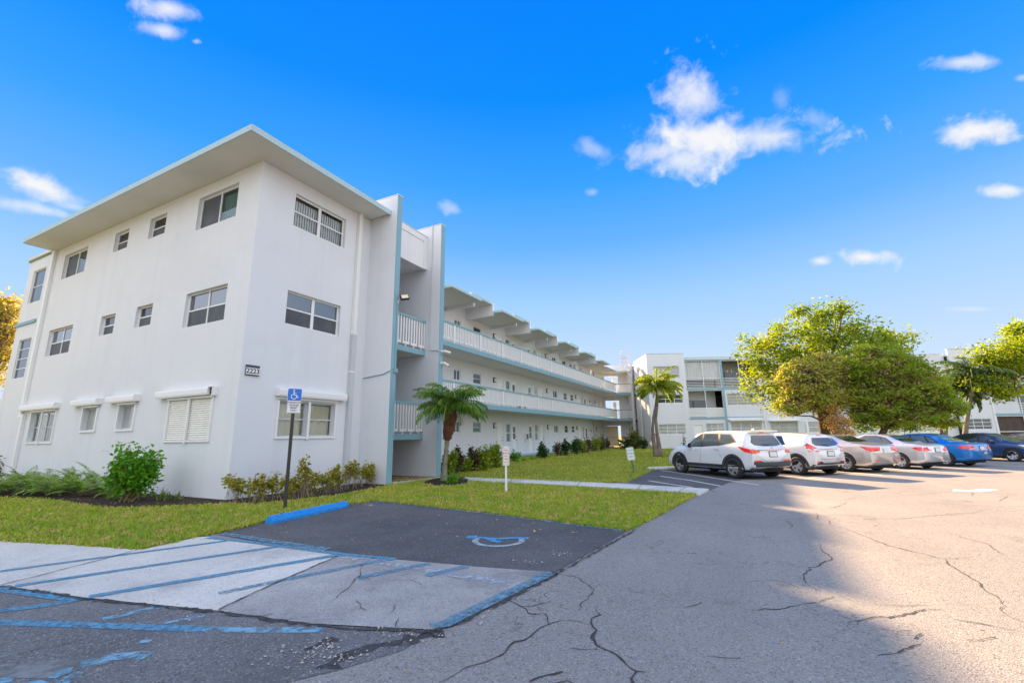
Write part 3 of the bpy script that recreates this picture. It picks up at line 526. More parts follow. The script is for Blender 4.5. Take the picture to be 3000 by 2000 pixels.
def surround(fr,h,hood,cols=1,broken=False,closed=False,mull=True):
    a,b,c,d=h; mb=MB(); e=.055
    mb.fbox(fr,a-e,a+.01,c-e,d,.002,.05); mb.fbox(fr,b-.01,b+e,c-e,d,.002,.05); mb.fbox(fr,a+.01,b-.01,c-e,c+.005,.002,.045)
    if mull: mb.fbox(fr,(a+b)/2-.04,(a+b)/2+.04,c-.09,d,.03,.075)
    s=under(mb.build('shutter_rail',WHITEM),nb)
    hb=MB(); u0,u1,z0,z1=hood; dp=.20
    # hood: box with chamfered lower front, ends rounded
    pr=[(.0,z0+.02),(dp*.92,z0),(dp,z0+.06),(dp,z1-.05),(dp*.9,z1),(.0,z1)]
    uu0=u0+(.16 if broken else 0)
    vs=[]
    for uu in (uu0,u1): vs+=[(fr[0][0]+fr[1][0]*uu+fr[2][0]*p[0],fr[0][1]+fr[1][1]*uu+fr[2][1]*p[0],p[1]) for p in pr]
    hb.add(vs,[(i,(i+1)%6,6+(i+1)%6,6+i) for i in range(6)]+[tuple(range(6))[::-1],tuple(range(6,12))])
    hb.fbox(fr,a-e,b+e,z0-.07,z0-.005,.002,.09)
    hx=under(hb.build('shutter_box',WHITEM),nb)
    if broken:
        k=MB(); k.fbox(fr,u0+.03,uu0-.01,z0+.03,z1-.03,.0,.13); k.build('exposed_spring',BLACKP,hx); k2=MB(); k2.fbox(fr,u0,u0+.012,z0-.02,z1+.01,.0,dp*.8); k2.fbox(fr,u0+.02,uu0+.02,z1-.012,z1,.01,dp*.9); k2.build('bent_end_plate',WHITEM,hx)
    if closed:
        k=MB(); n=19
        for i in range(n):
            zz=c+(d-c)*i/n; hz=(d-c)/n
            P=lambda aa,z,dd:(fr[0][0]+fr[1][0]*aa+fr[2][0]*dd,fr[0][1]+fr[1][1]*aa+fr[2][1]*dd,z)
            k.add([P(a,zz,-.02),P(b,zz,-.02),P(b,zz+hz*.5,.02),P(a,zz+hz*.5,.02),P(b,zz+hz,-.02),P(a,zz+hz,-.02)],[(0,1,2,3),(3,2,4,5)])
        under(k.build('roller_shutter',SHUT),nb)
surround(SF,SW[8]['h'],(u(-13.46),u(-16.42),2.87,3.1),broken=True,closed=True)
surround(SF,SW[9]['h'],(u(-17.72),u(-19.6),2.87,3.1),mull=False)
surround(SF,SW[10]['h'],(u(-20.3),u(-22.3),2.87,3.1),mull=False)
surround(SF,SW[11]['h'],(u(-23.68),u(-27.0),2.87,3.1))
# balcony bay at the west end
for (a,b,c,d) in [(15.36,16.74,7.9,9.5),(15.36,16.72,4.38,6.17)]: 
    nwin(SF,a,b,c,d,cols=1,rows=4 if c<6 else 2,set_=.05,t=.035,blind=('h',BLIND),glass=GLASS)
bt=MB(); bt.fbox(SF,15.25,17.5,10.07,10.24,-.6,.06); bt.fbox(SF,15.25,17.5,6.86,7.0,0.002,.06); NBLD(bt,'bay_fascia',TEAL)
bw=MB(); bw.fbox(SF,16.98,24,-.1,3.45,-.5,-.02); bw.fbox(SF,17.18,17.42,3.45,10.07,-4,-.222); NBLD(bw,'bay_wall',WALLC)
# east facade
EW=[dict(h=(1.22,3.35,8.44,9.58)),dict(h=(1.24,3.37,5.13,6.23)),dict(h=(1.27,3.4,1.66,2.74))]
o=frame_wall('wall',EF,0,4.6,-.1,ztop,[w['h'] for w in EW],WALLC,None); under(o,nb)
nwin(EF,*EW[0]['h'],cols=2,rows=2,screen=False,glass=GLASSC,blind=('v',BLIND),wide_mull=True)
w2=nwin(EF,*EW[1]['h'],cols=2,rows=2,screen=True,wide_mull=True,glass=GLASSR)
nwin(EF,*EW[2]['h'],cols=2,rows=2,blind=('c',mat('tan_blind',(.84,.77,.62),.8,noise=(3,.3,(.72,.64,.50)))),wide_mull=True,frame=GREYP,glass=GLASSC)
surround(EF,EW[2]['h'],(1.14,3.75,2.86,3.1),cols=2)
# north and west walls, floors
nw=MB(); nw.box(-29.7,-12.55,15.18,15.4,-.1,ztop-.02); nw.box(-29.92,-29.7,8.0,15.4,3.45,ztop-.01); NBLD(nw,'rear_wall',WALL)
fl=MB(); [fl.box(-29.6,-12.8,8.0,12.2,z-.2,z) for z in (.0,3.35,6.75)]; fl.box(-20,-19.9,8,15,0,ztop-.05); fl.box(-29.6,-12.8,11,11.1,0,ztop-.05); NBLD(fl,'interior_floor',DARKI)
# roof with wide eaves
rf=MB(); rf.box(-27.15,-11.50,6.66,12.2,ztop+.004,ztop+.03); rf.box(-29.9,-12.4,7.6,15.5,ztop+.032,ztop+.17)
rr=NBLD(rf,'roof_soffit',SOFF)
rt=MB(); rt.box(-27.17,-11.47,6.62,6.66,ztop,ztop+.19); rt.box(-11.5,-11.46,6.66,12.3,ztop,ztop+.19); rt.box(-27.19,-27.15,6.66,7.71,ztop,ztop+.19)
f_=rt.build('fascia',mat('eaves_teal',(.40,.54,.58),.6,noise=(2,.4,(.48,.60,.63))),None); under(f_,nb)
rm=MB(); rm.box(-27.15,-11.5,6.66,12.3,ztop+.08,ztop+.18); rm.box(-27,-12.05,7.3,12.3,ztop+.18,ztop+.34); rm.box(-26.6,-12.4,7.6,15,ztop+.34,ztop+.36); NBLD(rm,'roof',ROOFM)
# downpipes
dp=MB(); dp.fbox(EF,3.90,4.06,2.0,ztop,.005,.13); dp.fbox(EF,3.885,4.075,5.3,5.36,.003,.14); dp.fbox(EF,3.885,4.075,3.9,3.95,.003,.14); NBLD(dp,'downpipe',WHITEM)
dp=MB(); dp.fbox(EF,3.89,4.07,.30,5.29,.004,.135); NBLD(dp,'downpipe',GREYP)
dp=MB(); dp.fbox(SF,14.42,14.64,2.6,ztop,.005,.12); dp.fbox(SF,14.16,14.36,-.05,2.75,.004,.12); dp.fbox(SF,14.3,14.66,2.62,2.72,.003,.13)
dp.v=dp.v; NBLD(dp,'downpipe',WHITEM)
# stair tower: two tall fins
XF=-11.17
for (y0,y1,xb) in ((12.31,12.58,-17.0),(15.17,15.45,-17.0)):
    fn=MB(); fn.box(xb if y0>14 else -12.7,XF,y0,y1,-.1,10.87); fo=NBLD(fn,'fin_wall',WALLC)
    tf=MB(); tf.box(XF-.0,XF+.012,y0-.002,y1+.002,-.1,10.872); tf.build('teal_edge',TEAL,fo).matrix_parent_inverse=Matrix()
    cp=MB(); cp.box(xb if y0>14 else -12.7,XF+.02,y0-.015,y1+.015,10.872,10.9); cp.build('coping',WALL,fo)
for f_ in [c for c in nb.children if c.name.startswith('fin_wall')]: pass
sp=MB(); X1=-11.92; sp.box(X1-.2,X1,12.58,15.17,8.84,10.37); sp.box(X1,X1+.03,14.9,15.17,8.84,10.37); sp.box(X1,X1+.03,12.58,14.9,10.1,10.37); sp.box(-17,X1-.2,12.58,15.17,8.9,9.05); so=NBLD(sp,'stair_parapet',WALL)
cpp=MB(); cpp.box(X1-.24,X1+.045,12.59,15.165,10.372,10.40); NBLD(cpp,'parapet_flashing',GREYP)
bk=MB(); bk.box(-17.2,-17.0,12.58,15.17,-.1,10.0); bk.box(-17.0,-12.7,12.33,12.57,-.1,10.05); NBLD(bk,'stair_back_wall',WALLC)
for zt,zr in ((5.19,6.50),(1.72,2.99)):
    s_=MB(); s_.box(X1-1.9,X1,12.585,15.165,zt-.2,zt-.01); lo=NBLD(s_,'landing',SOFF)
    t_=MB(); t_.box(X1,X1+.03,12.585,15.165,zt-.21,zt+.01); under(t_.build('landing_edge',TEAL),nb)
    h_=MB(); h_.box(X1-.05,X1+.05,12.585,15.165,zr-.09,zr); hr=under(h_.build('handrail',TEAL),nb)
    p_=MB(); y=12.75; k=0
    while y<15.1:
        p_.box(X1-.035,X1+.025,y,y+.07,zt+.10,zr-.09)
        if k%3!=2: p_.box(X1-.03,X1+.02,y+.07,y+.17,zt+.10,zt+.2)
        if k%3==1: p_.box(X1-.025,X1+.015,y+.0,y+.05,zt,zt+.1)
        y+=.165; k+=1
    under(p_.build('picket_railing',WHITEM),nb)
for (xa,za,xb,zb,y0) in ((-13.8,1.55,-16.9,.2,12.6),(-16.9,3.4,-13.8,1.6,13.9),(-13.8,5.0,-16.9,3.5,12.6),(-16.9,6.8,-13.8,5.1,13.9)):
    m_=MB(); m_.add([(xa,y0,za-.25),(xb,y0,zb-.25),(xb,y0+1.25,zb-.25),(xa,y0+1.25,za-.25),(xa,y0,za),(xb,y0,zb),(xb,y0+1.25,zb),(xa,y0+1.25,za)],[(0,3,2,1),(4,5,6,7),(0,1,5,4),(1,2,6,5),(2,3,7,6),(3,0,4,7)]); NBLD(m_,'stair_flight',SOFF)
gv=MB()
for _ in range(1500): pebble(gv,random.uniform(-12.9,-11.2),random.uniform(12.62,15.14),.05,random.uniform(.015,.035))
gv.add([(-17,12.58,.05),(-11.15,12.58,.05),(-11.15,15.17,.05),(-17,15.17,.05)],[(0,1,2,3)])
tag(gv.build('river_gravel',MAT['river_gravel']),'brown river gravel at the foot of the stair tower','gravel',kind='stuff')
kb=MB(); kb.add([(a,b,c) for c in (-.02,.075) for a,b in ((-11.17,12.58),(-11.02,12.55),(-10.75,15.3),(-10.9,15.45))],[(0,1,5,4),(1,2,6,5),(2,3,7,6),(3,0,4,7),(4,5,6,7)]); struct('gravel_kerb',kb,MAT['concrete_pale'])
# conduits
cd=MB(); x=XF+.03
cd.tube([(x,12.50,3.95),(x,12.50,6.55)],.022,8); cd.box(x-.02,x+.06,12.42,12.58,3.9,4.05); cd.tube([(-12.45,12.29,3.76),(-12.0,12.28,3.80),(-11.5,12.28,3.84),(x,12.30,3.96)],.018,6); cv=NBLD(cd,'conduit',TEAL)
cd=MB(); cd.tube([(-11.62,15.14,10.9),(-11.62,15.14,5.25),(-11.57,15.13,5.18),(XF,15.13,5.15),(XF+.03,15.3,5.12)],.02,8); NBLD(cd,'conduit',GREYP)
# house number sign
hn=thing('house_number','black house number plate reading 2223 high on the white wall','sign',(XE+.02,8.05,3.54),R(90))
m_=MB(); m_.box(-.205,.205,-.02,0,-.15,.15); m_.build('back_plate',mat('plate_navy',(.03,.05,.08),.35),hn)
m_=MB(); m_.box(-.205,.205,-.028,-.02,-.150,-.135); m_.build('lower_trim',BLACKP,hn)
for k,c in enumerate('2223'):
    t_=MB(); xx=-.152+k*.1015; t_.box(xx-.047,xx+.047,-.030,-.020,-.12,.07); to=t_.build('digit_tile',mat('tile_white',(.85,.85,.83),.4),hn); text_mesh(c,.20,BLACKP,'digit',to,(xx,-.032,-.028),(R(90),0,0),bold=.004)
# floodlight on the fin
fl=thing('floodlight','black LED floodlight on the teal edge of the near fin','floodlight',(XF+.05,12.50,6.62))
m_=MB(); m_.tube([(0,0,-.12),(0,0,.02)],.03,8); m_.tube([(0,0,0),(.1,.06,.06)],.02,8); m_.build('bracket',GREYP,fl)
m_=MB(); m_.box(-.05,.05,-.16,.16,-.1,.1); M_=Matrix.Translation((.20,.12,.12))@Matrix.Rotation(R(-25),4,'Y')@Matrix.Rotation(R(-35),4,'Z'); hdo=m_.build('lamp_housing',BLACKP,fl,local=M_)
m_=MB(); m_.box(.051,.056,-.13,.13,-.075,.075); m_.build('lens',mat('lamp_lens',(.75,.66,.45),.3),fl,local=M_)
for lb,z,dy,dn in (('white security camera, the upper of two on the far fin',5.12,.22,.05),('white dome-ended security camera, the lower of two on the far fin',4.62,.12,.12)):
    c=thing('security_camera',lb,'security camera',(XF+.03,15.32,z),0,'security cameras on the fin')
    m_=MB(); m_.tube([(-.02,0,0),(.05,0,0)],.06,10); m_.tube([(.05,0,0),(.12,.04,-.01)],.025,8); m_.build('mount',WHITEM,c)
    m_=MB(); m_.tube([(.10,.0,.02),(.30,dy,-dn)],.055,12); m_.build('camera_body',WHITEM,c)
    m_=MB(); v_=(Vector((.30,dy,-dn))-Vector((.10,0,.02))).normalized(); p_=Vector((.30,dy,-dn)); m_.tube([p_,p_+v_*.012],.048,12); m_.build('lens',BLACKP,c)
# ================================================================== WING
XW=-17.0; XR=-14.8; WF=((XW,0.),(0,1),(1,0))
wg=thing('apartment_wing','long white three storey wing with teal-edged balconies and stepped roof canopies','apartment building',(XW,15.45,0))
def WB(mb,name,m,smooth=False): return under(mb.build(name,m,None,smooth),wg)
floors=[(.12,2.6),(3.62,6.05),(7.02,9.5)]
wins=[]; doors=[]
# (y0,y1,z0rel,kind) measured on the ground floor; head at floor head
base=[('w',24.8,25.6,.76,1),('w',27.24,28.3,.76,2),('d',30.74,31.81),('s',32.23,32.98,1.5),('g',33.28,34.2),('g',36.42,37.4),('s',37.73,38.49,1.46),('d',38.84,39.82),('w',42.39,43.5,.76,1),('w',45.32,46.34,.76,2),('w',47.49,48.47,.76,2),('d',49.79,50.85),('s',51.23,51.84,1.4),('g',52.3,53.2)]
for fi,(zf,zh) in enumerate(floors):
    for it in base:
        if fi==2 and it[1]<23: continue
        if it[0]=='w': wins.append((it[1],it[2],zh-(it[3] if fi<2 else .95),zh,it[4],fi))
        elif it[0]=='s': wins.append((it[1],it[2],zh-it[3],zh,3,fi))
        else: doors.append((it[1],it[2],zf,zh,it[0],fi))
wins.append((18.2,19.3,8.6,9.5,2,2)); wins.append((18.2,19.3,5.3,6.05,1,1))
holes=[w[:4] for w in wins]+[(d[0],d[1],d[2]+.02,d[3]) for d in doors]
o=frame_wall('wall',WF,15.45,55.1,-.1,10.5,holes,WALL,None,thick=.2); under(o,wg)
for i,(a,b,c,d,k,fi) in enumerate(wins):
    gl=[GLASSO,GLASST,GLASSO][(i*7)%3]
    fm=WHITEM
    if k==1: w=window(None,WF,a,b,c,d,cols=2,rows=1,set_=.05,glass=gl,t=.07,frame=fm)
    elif k==2: w=window(None,WF,a,b,c,d,cols=1,rows=2,set_=.05,glass=gl,t=.07,frame=(GREYP if i%4==1 else fm))
    else: w=window(None,WF,a,b,c,d,cols=1,rows=2,set_=.05,glass=[GLASST,GLASSL][i%2],t=.07,frame=fm)
    under(w,wg)
KN=mat('door_hardware',(.12,.11,.10),.35,metal=.8)
for i,(a,b,c,d,k,fi) in enumerate(doors):
    m_=MB(); m_.fbox(WF,a,b,c+.02,d,-.12,-.06); dr=under(m_.build('door',DOORW),wg)
    m_=MB(); m_.fbox(WF,a,a+.07,c+.02,d,-.058,-.02); m_.fbox(WF,b-.07,b,c+.02,d,-.058,-.02); m_.fbox(WF,a+.07,b-.07,d-.07,d,-.058,-.021); m_.build('door_frame',WHITEM,dr)
    m_=MB(); m_.fbox(WF,b-.22,b-.12,c+1.12,c+1.18,-.058,0.0); m_.fbox(WF,b-.19,b-.13,c+1.36,c+1.42,-.058,-.02); m_.build('handle',KN,dr)
    if k=='g':
        z0=d-1.25 if i%2 else d-1.2
        m_=MB(); m_.fbox(WF,a+.2,b-.3,z0,z0+.48,-.0585,-.05); m_.fbox(WF,a+.2,b-.3,z0+.52,z0+.98,-.0585,-.05); m_.build('pane',GLASSO if i%2 else GLASST,dr)
    else:
        m_=MB()
        for (q,r_,s_,t_) in ((.16,.44,.25,1.2),(.56,.84,.25,1.2),(.16,.44,1.35,2.2),(.56,.84,1.35,2.2)):
            m_.fbox(WF,a+(b-a)*q,a+(b-a)*r_,c+s_,c+t_,-.060,-.052)
        m_.build('door_panel',DOORW,dr)
nwl=MB(); nwl.box(-24,-17.21,15.5,60,-.1,-.05); nwl.box(-24.2,-24,15.5,66,-.1,10.4); WB(nwl,'rear_wall',WALL)
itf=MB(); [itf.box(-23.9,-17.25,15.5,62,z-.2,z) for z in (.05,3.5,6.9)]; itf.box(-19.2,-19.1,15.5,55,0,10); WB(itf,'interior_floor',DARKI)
# walkway plinth
pl_=MB(); pl_.box(XW+.001,-15.9,31.5,60.5,-.1,.11); WB(pl_,'walkway',mat('walkway_paint',(.33,.50,.60),.8,noise=(1,.4,(.26,.42,.52))))
# balconies: slab follows the wing then turns the corner
CT=(XR,59.0); EN=(-13.0,59.92)
for zi,(zt,zs) in enumerate(((3.62,3.32),(6.98,6.70))):
    s_=MB(); s_.add([(x,y,z) for z in (zs,zt-.02) for x,y in ((XW+.002,15.46),(XR-.03,15.46),(XR-.03,59.0),(EN[0],EN[1]+.02),(EN[0]-.9,EN[1]+3.5),(XW+.002,63.5))],[(5,4,3,2,1,0),(6,7,8,9,10,11)]+[(i,(i+1)%6,6+(i+1)%6,6+i) for i in range(6)])
    WB(s_,'balcony_slab',SOFF)
    e_=MB(); e_.box(XR-.03,XR+.02,15.46,59.0,zs-.01,zt); 
    dd=np.array(EN)-np.array(CT); L_=np.linalg.norm(dd); fr=(CT,tuple(dd/L_),(dd[1]/L_,-dd[0]/L_)); e_.fbox(fr,0,L_,zs-.01,zt,-.05,.02); WB(e_,'slab_edge',TEAL)
    zr=zt+1.12+(.05 if zi else 0); h_=MB(); h_.box(XR-.08,XR+.03,15.46,59.0,zr-.1,zr); h_.fbox(fr,0,L_,zr-.1,zr,-.08,.03); WB(h_,'handrail',TEAL)
    # picket railing, one bay per 6 m
    y=15.5; 
    while y<58.9:
        p_=MB(); y1=min(y+3.0,58.95); k=0; yy=y+.16
        p_.box(XR-.07,XR+.02,y,y+.13,zt,zr-.1)
        while yy<y1-.05:
            p_.box(XR-.05,XR+.0,yy,yy+.085,zt+.13,zr-.1)
            if k%3!=2: p_.box(XR-.045,XR-.005,yy+.085,yy+.175,zt+.13,zt+.23)
            if k%3==1: p_.box(XR-.04,XR-.01,yy+.02,yy+.065,zt,zt+.13)
            yy+=.175; k+=1
        WB(p_,'picket_railing',WHITEM); y+=3.0
    p_=MB(); k=0; a=.12
    while a<L_-.1:
        p_.fbox(fr,a,a+.05,zt+.13,zr-.1,-.04,0)
        if k%3!=2: p_.fbox(fr,a+.05,a+.16,zt+.13,zt+.22,-.035,-.005)
        a+=.16; k+=1
    WB(p_,'picket_railing',WHITEM)
# stepped roof canopies
yb=20.2; PER=6.08
cA=MB(); cB=MB(); cBe=MB(); cS=MB(); top=MB()
starts=[20.2-PER]+[20.2+PER*k for k in range(6)]
for i,y0 in enumerate(starts):
    ya=max(y0,15.46); last=(i==len(starts)-1)
    if y0+3.3>15.46:
        cS.box(XW-6.9,-14.08,ya+.0,y0+3.3,9.93,10.0); top.box(XW-6.9,-14.07,ya+.01,y0+3.29,10.0,10.055)
        cA.box(-14.08,-14.04,ya,y0+3.3,9.92,10.06); cA.box(XR+.0,-14.08,ya-.02,ya,9.92,10.06); cA.box(XR,-14.08,y0+3.3,y0+3.32,9.92,10.06)
    if last: continue
    yc=max(y0+3.3,15.46); cS.box(XW-6.9,XR-.04,yc,y0+PER-.12,10.52,10.58); top.box(XW-6.9,XR-.03,yc+.01,y0+PER-.11,10.58,10.66); cA.box(XR-.04,XR,yc,y0+PER-.12,10.5,10.67)
    # riser between the plates
    if y0+3.3>15.5: cS.box(XW,XR-.05,y0+3.3,y0+3.38,10.0,10.52)
    # small beam
    if y0+3.6>15.5:
        b_=MB(); b_.box(XW,XR+.02,y0+3.42,y0+3.62,9.75,10.05); bo=WB(b_,'roof_beam',WALL); b2=MB(); b2.box(XR+.02,XR+.035,y0+3.41,y0+3.63,9.745,10.055); under(b2.build('beam_end',TEALP),wg)
    b_=MB(); b_.box(XW-.05,XR,y0+PER-.12,y0+PER+.05,9.72,10.66); WB(b_,'roof_beam',WALL); b2=MB(); b2.box(XR,XR+.02,y0+PER-.125,y0+PER+.055,9.715,10.06); b2.box(XR,XR+.019,y0+PER-.125,y0+PER+.055,10.06,10.65,1); under(b2.build('beam_end',[TEALP,WALL]),wg)
WB(cS,'canopy_soffit',SOFF); WB(cA,'canopy_fascia',TEALP); WB(top,'roof',ROOFM)
# roof at the corner
cr=MB(); cr.add([(x,y,z) for z in (9.75,9.9) for x,y in ((XW-.1,50.6),(XR+.0,50.6),(XR,59.3),(-13.0,60.0),(-13.6,64.5),(XW-.1,64.5))],[(5,4,3,2,1,0),(6,7,8,9,10,11)]+[(i,(i+1)%6,6+(i+1)%6,6+i) for i in range(6)]); WB(cr,'corner_roof',SOFF)
ce=MB(); ce.box(XR,XR+.04,54.6,59.3,9.74,9.92); WB(ce,'canopy_fascia',TEAL)
cpw=MB(); fr2=((XR+.0,59.35),(.8912,.4536),(.4536,-.8912)); cpw.fbox(fr2,-1.6,2.15,9.78,10.62,-.25,-.02); cw=WB(cpw,'corner_parapet',WALL)
# recess and corner lobby
rc=MB(); rc.box(-18.2,-17.0,55.1,55.3,-.1,9.8); rc.box(-18.2,-18.0,55.3,56.1,-.1,9.8); rc.box(-17.4,-17.1,56.1,60.3,-.1,9.8); WB(rc,'lobby_wall',WALL)
FR=((-17.1,60.3),(.8912,.4536),(.4536,-.8912))   # lobby back wall, faces the camera
lob=MB()
for z0,zh,zt in ((.1,2.75,3.34),(3.6,6.1,6.72),(7.0,9.45,9.76)):
    lob.fbox(FR,2.35,4.9,z0,zt,-.2,0); lob.fbox(FR,-.1,.45,z0,zt,-.2,0); lob.fbox(FR,.45,2.35,zh,zt,-.2,0)
WB(lob,'lobby_wall',WALLC)
for z0,zh in ((3.6,6.1),(7.0,9.45)):
    b_=MB(); b_.fbox(FR,2.2,2.55,z0,zh,-3.2,-2.9); b_.fbox(FR,-.5,5,z0-.2,z0,-6,-.21); b_.fbox(FR,-.5,1.2,z0,zh+.2,-4.2,-4.0); WB(b_,'stair_lobby',WALL)
lb=MB(); lb.fbox(FR,.45,1.95,.12,2.72,-.12,-.05); cdw=WB(lb,'service_door',CREAM)
lb=MB(); lb.fbox(FR,.5,1.9,1.25,1.32,-.049,-.03); lb.fbox(FR,.5,1.9,1.05,1.10,-.049,-.03); lb.fbox(FR,.5,1.9,.3,.36,-.049,-.03); lb.fbox(FR,1.1,1.22,1.12,1.2,-.049,-.01); lb.build('push_bar',mat('tan_metal',(.55,.42,.28),.5),cdw)
tb=MB(); tb.fbox(FR,2.4,4.8,1.1,1.32,.002,.06); WB(tb,'timber_rail',mat('timber_tan',(.45,.27,.12),.6))
for (y,fi) in ((57.4,0),(58.9,0),(57.2,1),(59.2,1),(57.2,2),(59.2,2)):
    zf=floors[fi][0]; m_=MB(); m_.box(-17.098,-17.06,y,y+.8,zf,zf+2.3); under(m_.build('door',DOORW),wg)
# end pier with downpipes towards the far wing
pier=MB(); fr3=((EN[0]-.05,EN[1]-.1),(.8912,.4536),(.4536,-.8912)); pier.fbox(fr3,0,.35,-.1,10.7,-4.5,.15); pier.fbox(fr3,.35,3.0,-.1,10.0,-4.5,-.9); pier.fbox(fr3,.35,1.6,10.0,10.75,-4.5,-2.5); WB(pier,'end_pier',WALLC)
dp=MB(); dp.fbox(fr3,.02,.17,.3,9.35,.152,.3); dp.fbox(fr3,-.5,-.05,9.7,10.05,.1,.42); 
P3=lambda a,d,z:(fr3[0][0]+.8912*a+.4536*d,fr3[0][1]+.4536*a-.8912*d,z)
dp.tube([P3(-.3,.25,9.7),P3(-.3,.25,9.5),P3(-.05,.25,9.25),P3(.09,.22,9.1)],.08,8); dp.fbox(fr3,1.9,2.02,.2,9.6,-.898,-.76); WB(dp,'downpipe',WHITEM)
# roof access ladder
ld=thing('roof_ladder','rusty caged ladder rising above the roof at the inner corner','ladder',P3(-.4,-.9,10.6),math.atan2(.4536,.8912))
m_=MB()
for x in (-.5,.5):
    m_.tube([(x,0,-.8),(x,0,1.7)]+[(x*math.cos(t),0,1.7+.45*math.sin(t)) for t in (.5,1.0,1.4)]+[(0,0,2.17)],.03,6); m_.tube([(x*.6,-.5,-.4),(x*.6,-.5,1.5),(x*.5,-.5,1.9),(0,-.5,2.05)],.025,6)
m_.build('ladder_hoops',mat('white_rusty',(.70,.62,.58),.6,noise=(4,.9,(.5,.22,.12))),ld)
m_=MB()
for z in (-.3,.1,.5,1.0): m_.tube([(-.5,0,z),(.5,0,z)],.022,6); 
m_.tube([(-.3,-.5,1.1),(.3,-.5,1.1)],.022,6); m_.build('ladder_rungs',mat('rust',(.42,.14,.06),.8),ld)
vp=thing('roof_vent_pipe','tall grey vent pipe on the inner corner roof','vent pipe',P3(.1,-.5,10.6)); m_=MB(); m_.tube([(0,0,-.6),(0,0,.95)],.13,10); m_.tube([(0,0,.95),(0,0,1.0)],.17,10); m_.build('pipe',GREYP,vp)
# fixtures on the wing
def lamp(x,y,z,label,grp='wall lamps along the wing',first=[]):
    if not first:
        t=thing('wall_lamp',label,'wall lamp',(x,y,z),0,grp); m_=MB(); m_.box(0,.035,-.1,.07,-.2,.2); m_.build('back_plate',BLACKP,t); m_=MB(); m_.tube([(.12,.0,-.14),(.12,.0,.14)],.075,10); m_.build('frosted_shade',mat('frosted',(.80,.78,.72),.4),t); m_=MB(); m_.box(.0,.2,-.09,.09,.15,.18); m_.box(.0,.2,-.09,.09,-.18,-.15); m_.build('bracket',DARKM,t); first.append(t); return t
    t=copy_tree(first[0]); t.location=(x,y,z); tag(t,label,'wall lamp',grp); return t
fn_=['ground floor','middle floor','top floor']
for fi,(zf,zh) in enumerate(floors):
    for y,wh in ((30.2,'left of the first door'),(40.65,'past the fourth door'),(49.1,'beside the pair of small windows')):
        lamp(XW,y,zh-.22,'black and white wall lamp, %s, %s'%(fn_[fi],wh))
    lamp(-17.1,56.9,zh-.3,'black and white wall lamp, %s, at the inner corner'%fn_[fi])
    al=thing('fire_alarm','red fire alarm on the wing wall, %s'%fn_[fi],'fire alarm',(XW,54.3,zf+ (2.0 if fi else 1.95)),0,'fire alarms'); m_=MB(); m_.box(0,.06,-.09,.09,-.1,.1); m_.build('alarm_case',mat('alarm_red',(.42,.03,.02),.5),al); m_=MB(); m_.tube([(.02,0,.1),(.02,0,.45)],.012,6); m_.build('conduit',GREYP,al)
ex=thing('extinguisher_cabinet','white fire extinguisher cabinet with yellow edge on the ground floor wall','cabinet',(XW,35.7,1.53)); m_=MB(); m_.box(0,.2,-.27,.27,-.3,.3); m_.build('cabinet_box',WHITEM,ex); m_=MB(); m_.box(.201,.21,-.2,.2,-.22,.22); m_.build('window',GLASSO,ex); m_=MB(); m_.box(.0,.19,.27,.28,-.3,.3); m_.build('yellow_edge',mat('yellow_paint',(.75,.60,.12),.6),ex)
ex=thing('wooden_box','tan wooden box on the middle balcony','box',(XW+.2,34.6,3.62)); m_=MB(); m_.box(0,.35,-.35,.35,.0,1.32); m_.build('box_body',mat('timber_box',(.5,.32,.14),.7,noise=(6,.6,(.38,.22,.09))),ex); m_=MB(); m_.box(-.02,.37,-.37,.37,1.32,1.36); m_.build('lid',MAT['timber_box'],ex)
# ================================================================== FAR BUILDING
fb=thing('apartment_building','pale blue-white far block with screened balconies behind the parked cars','apartment building',(float(UF[0]*52.5+VF[0]*17),float(UF[1]*52.5+VF[1]*17),0))
FF=((float(UF[0]*52.5),float(UF[1]*52.5)),(float(VF[0]),float(VF[1])),(float(-UF[0]),float(-UF[1])))
def FB(mb,name,m): return under(mb.build(name,m,None),fb)
r_=lambda x,y:FD(1750+x/3.484,950+y/3.484)
q_=lambda x,y:FD(2150+x/3.484,850+y/3.484)
s_2=lambda x,y:FD(2550+x/3.484,850+y/3.484)
def rect(fn,x0,y0,x1,y1): a0,z1=fn(x0,y0); a1,z0=fn(x1,y1); return (a0,a1,z0,z1)
A0=r_(540,900)[0]; A1=r_(915,700)[0]; A2=r_(1308,750)[0]; A3=r_(1700,900)[0]; A4=s_2(800,800)[0]; A5=s_2(1185,1080)[0]; A6=s_2(1568,1100)[0]+9
Z1=10.85; Z2=10.4
hs=lambda t,h: [t]+[h]
fw=[]  # (rect, cols, rows, glass, blind)
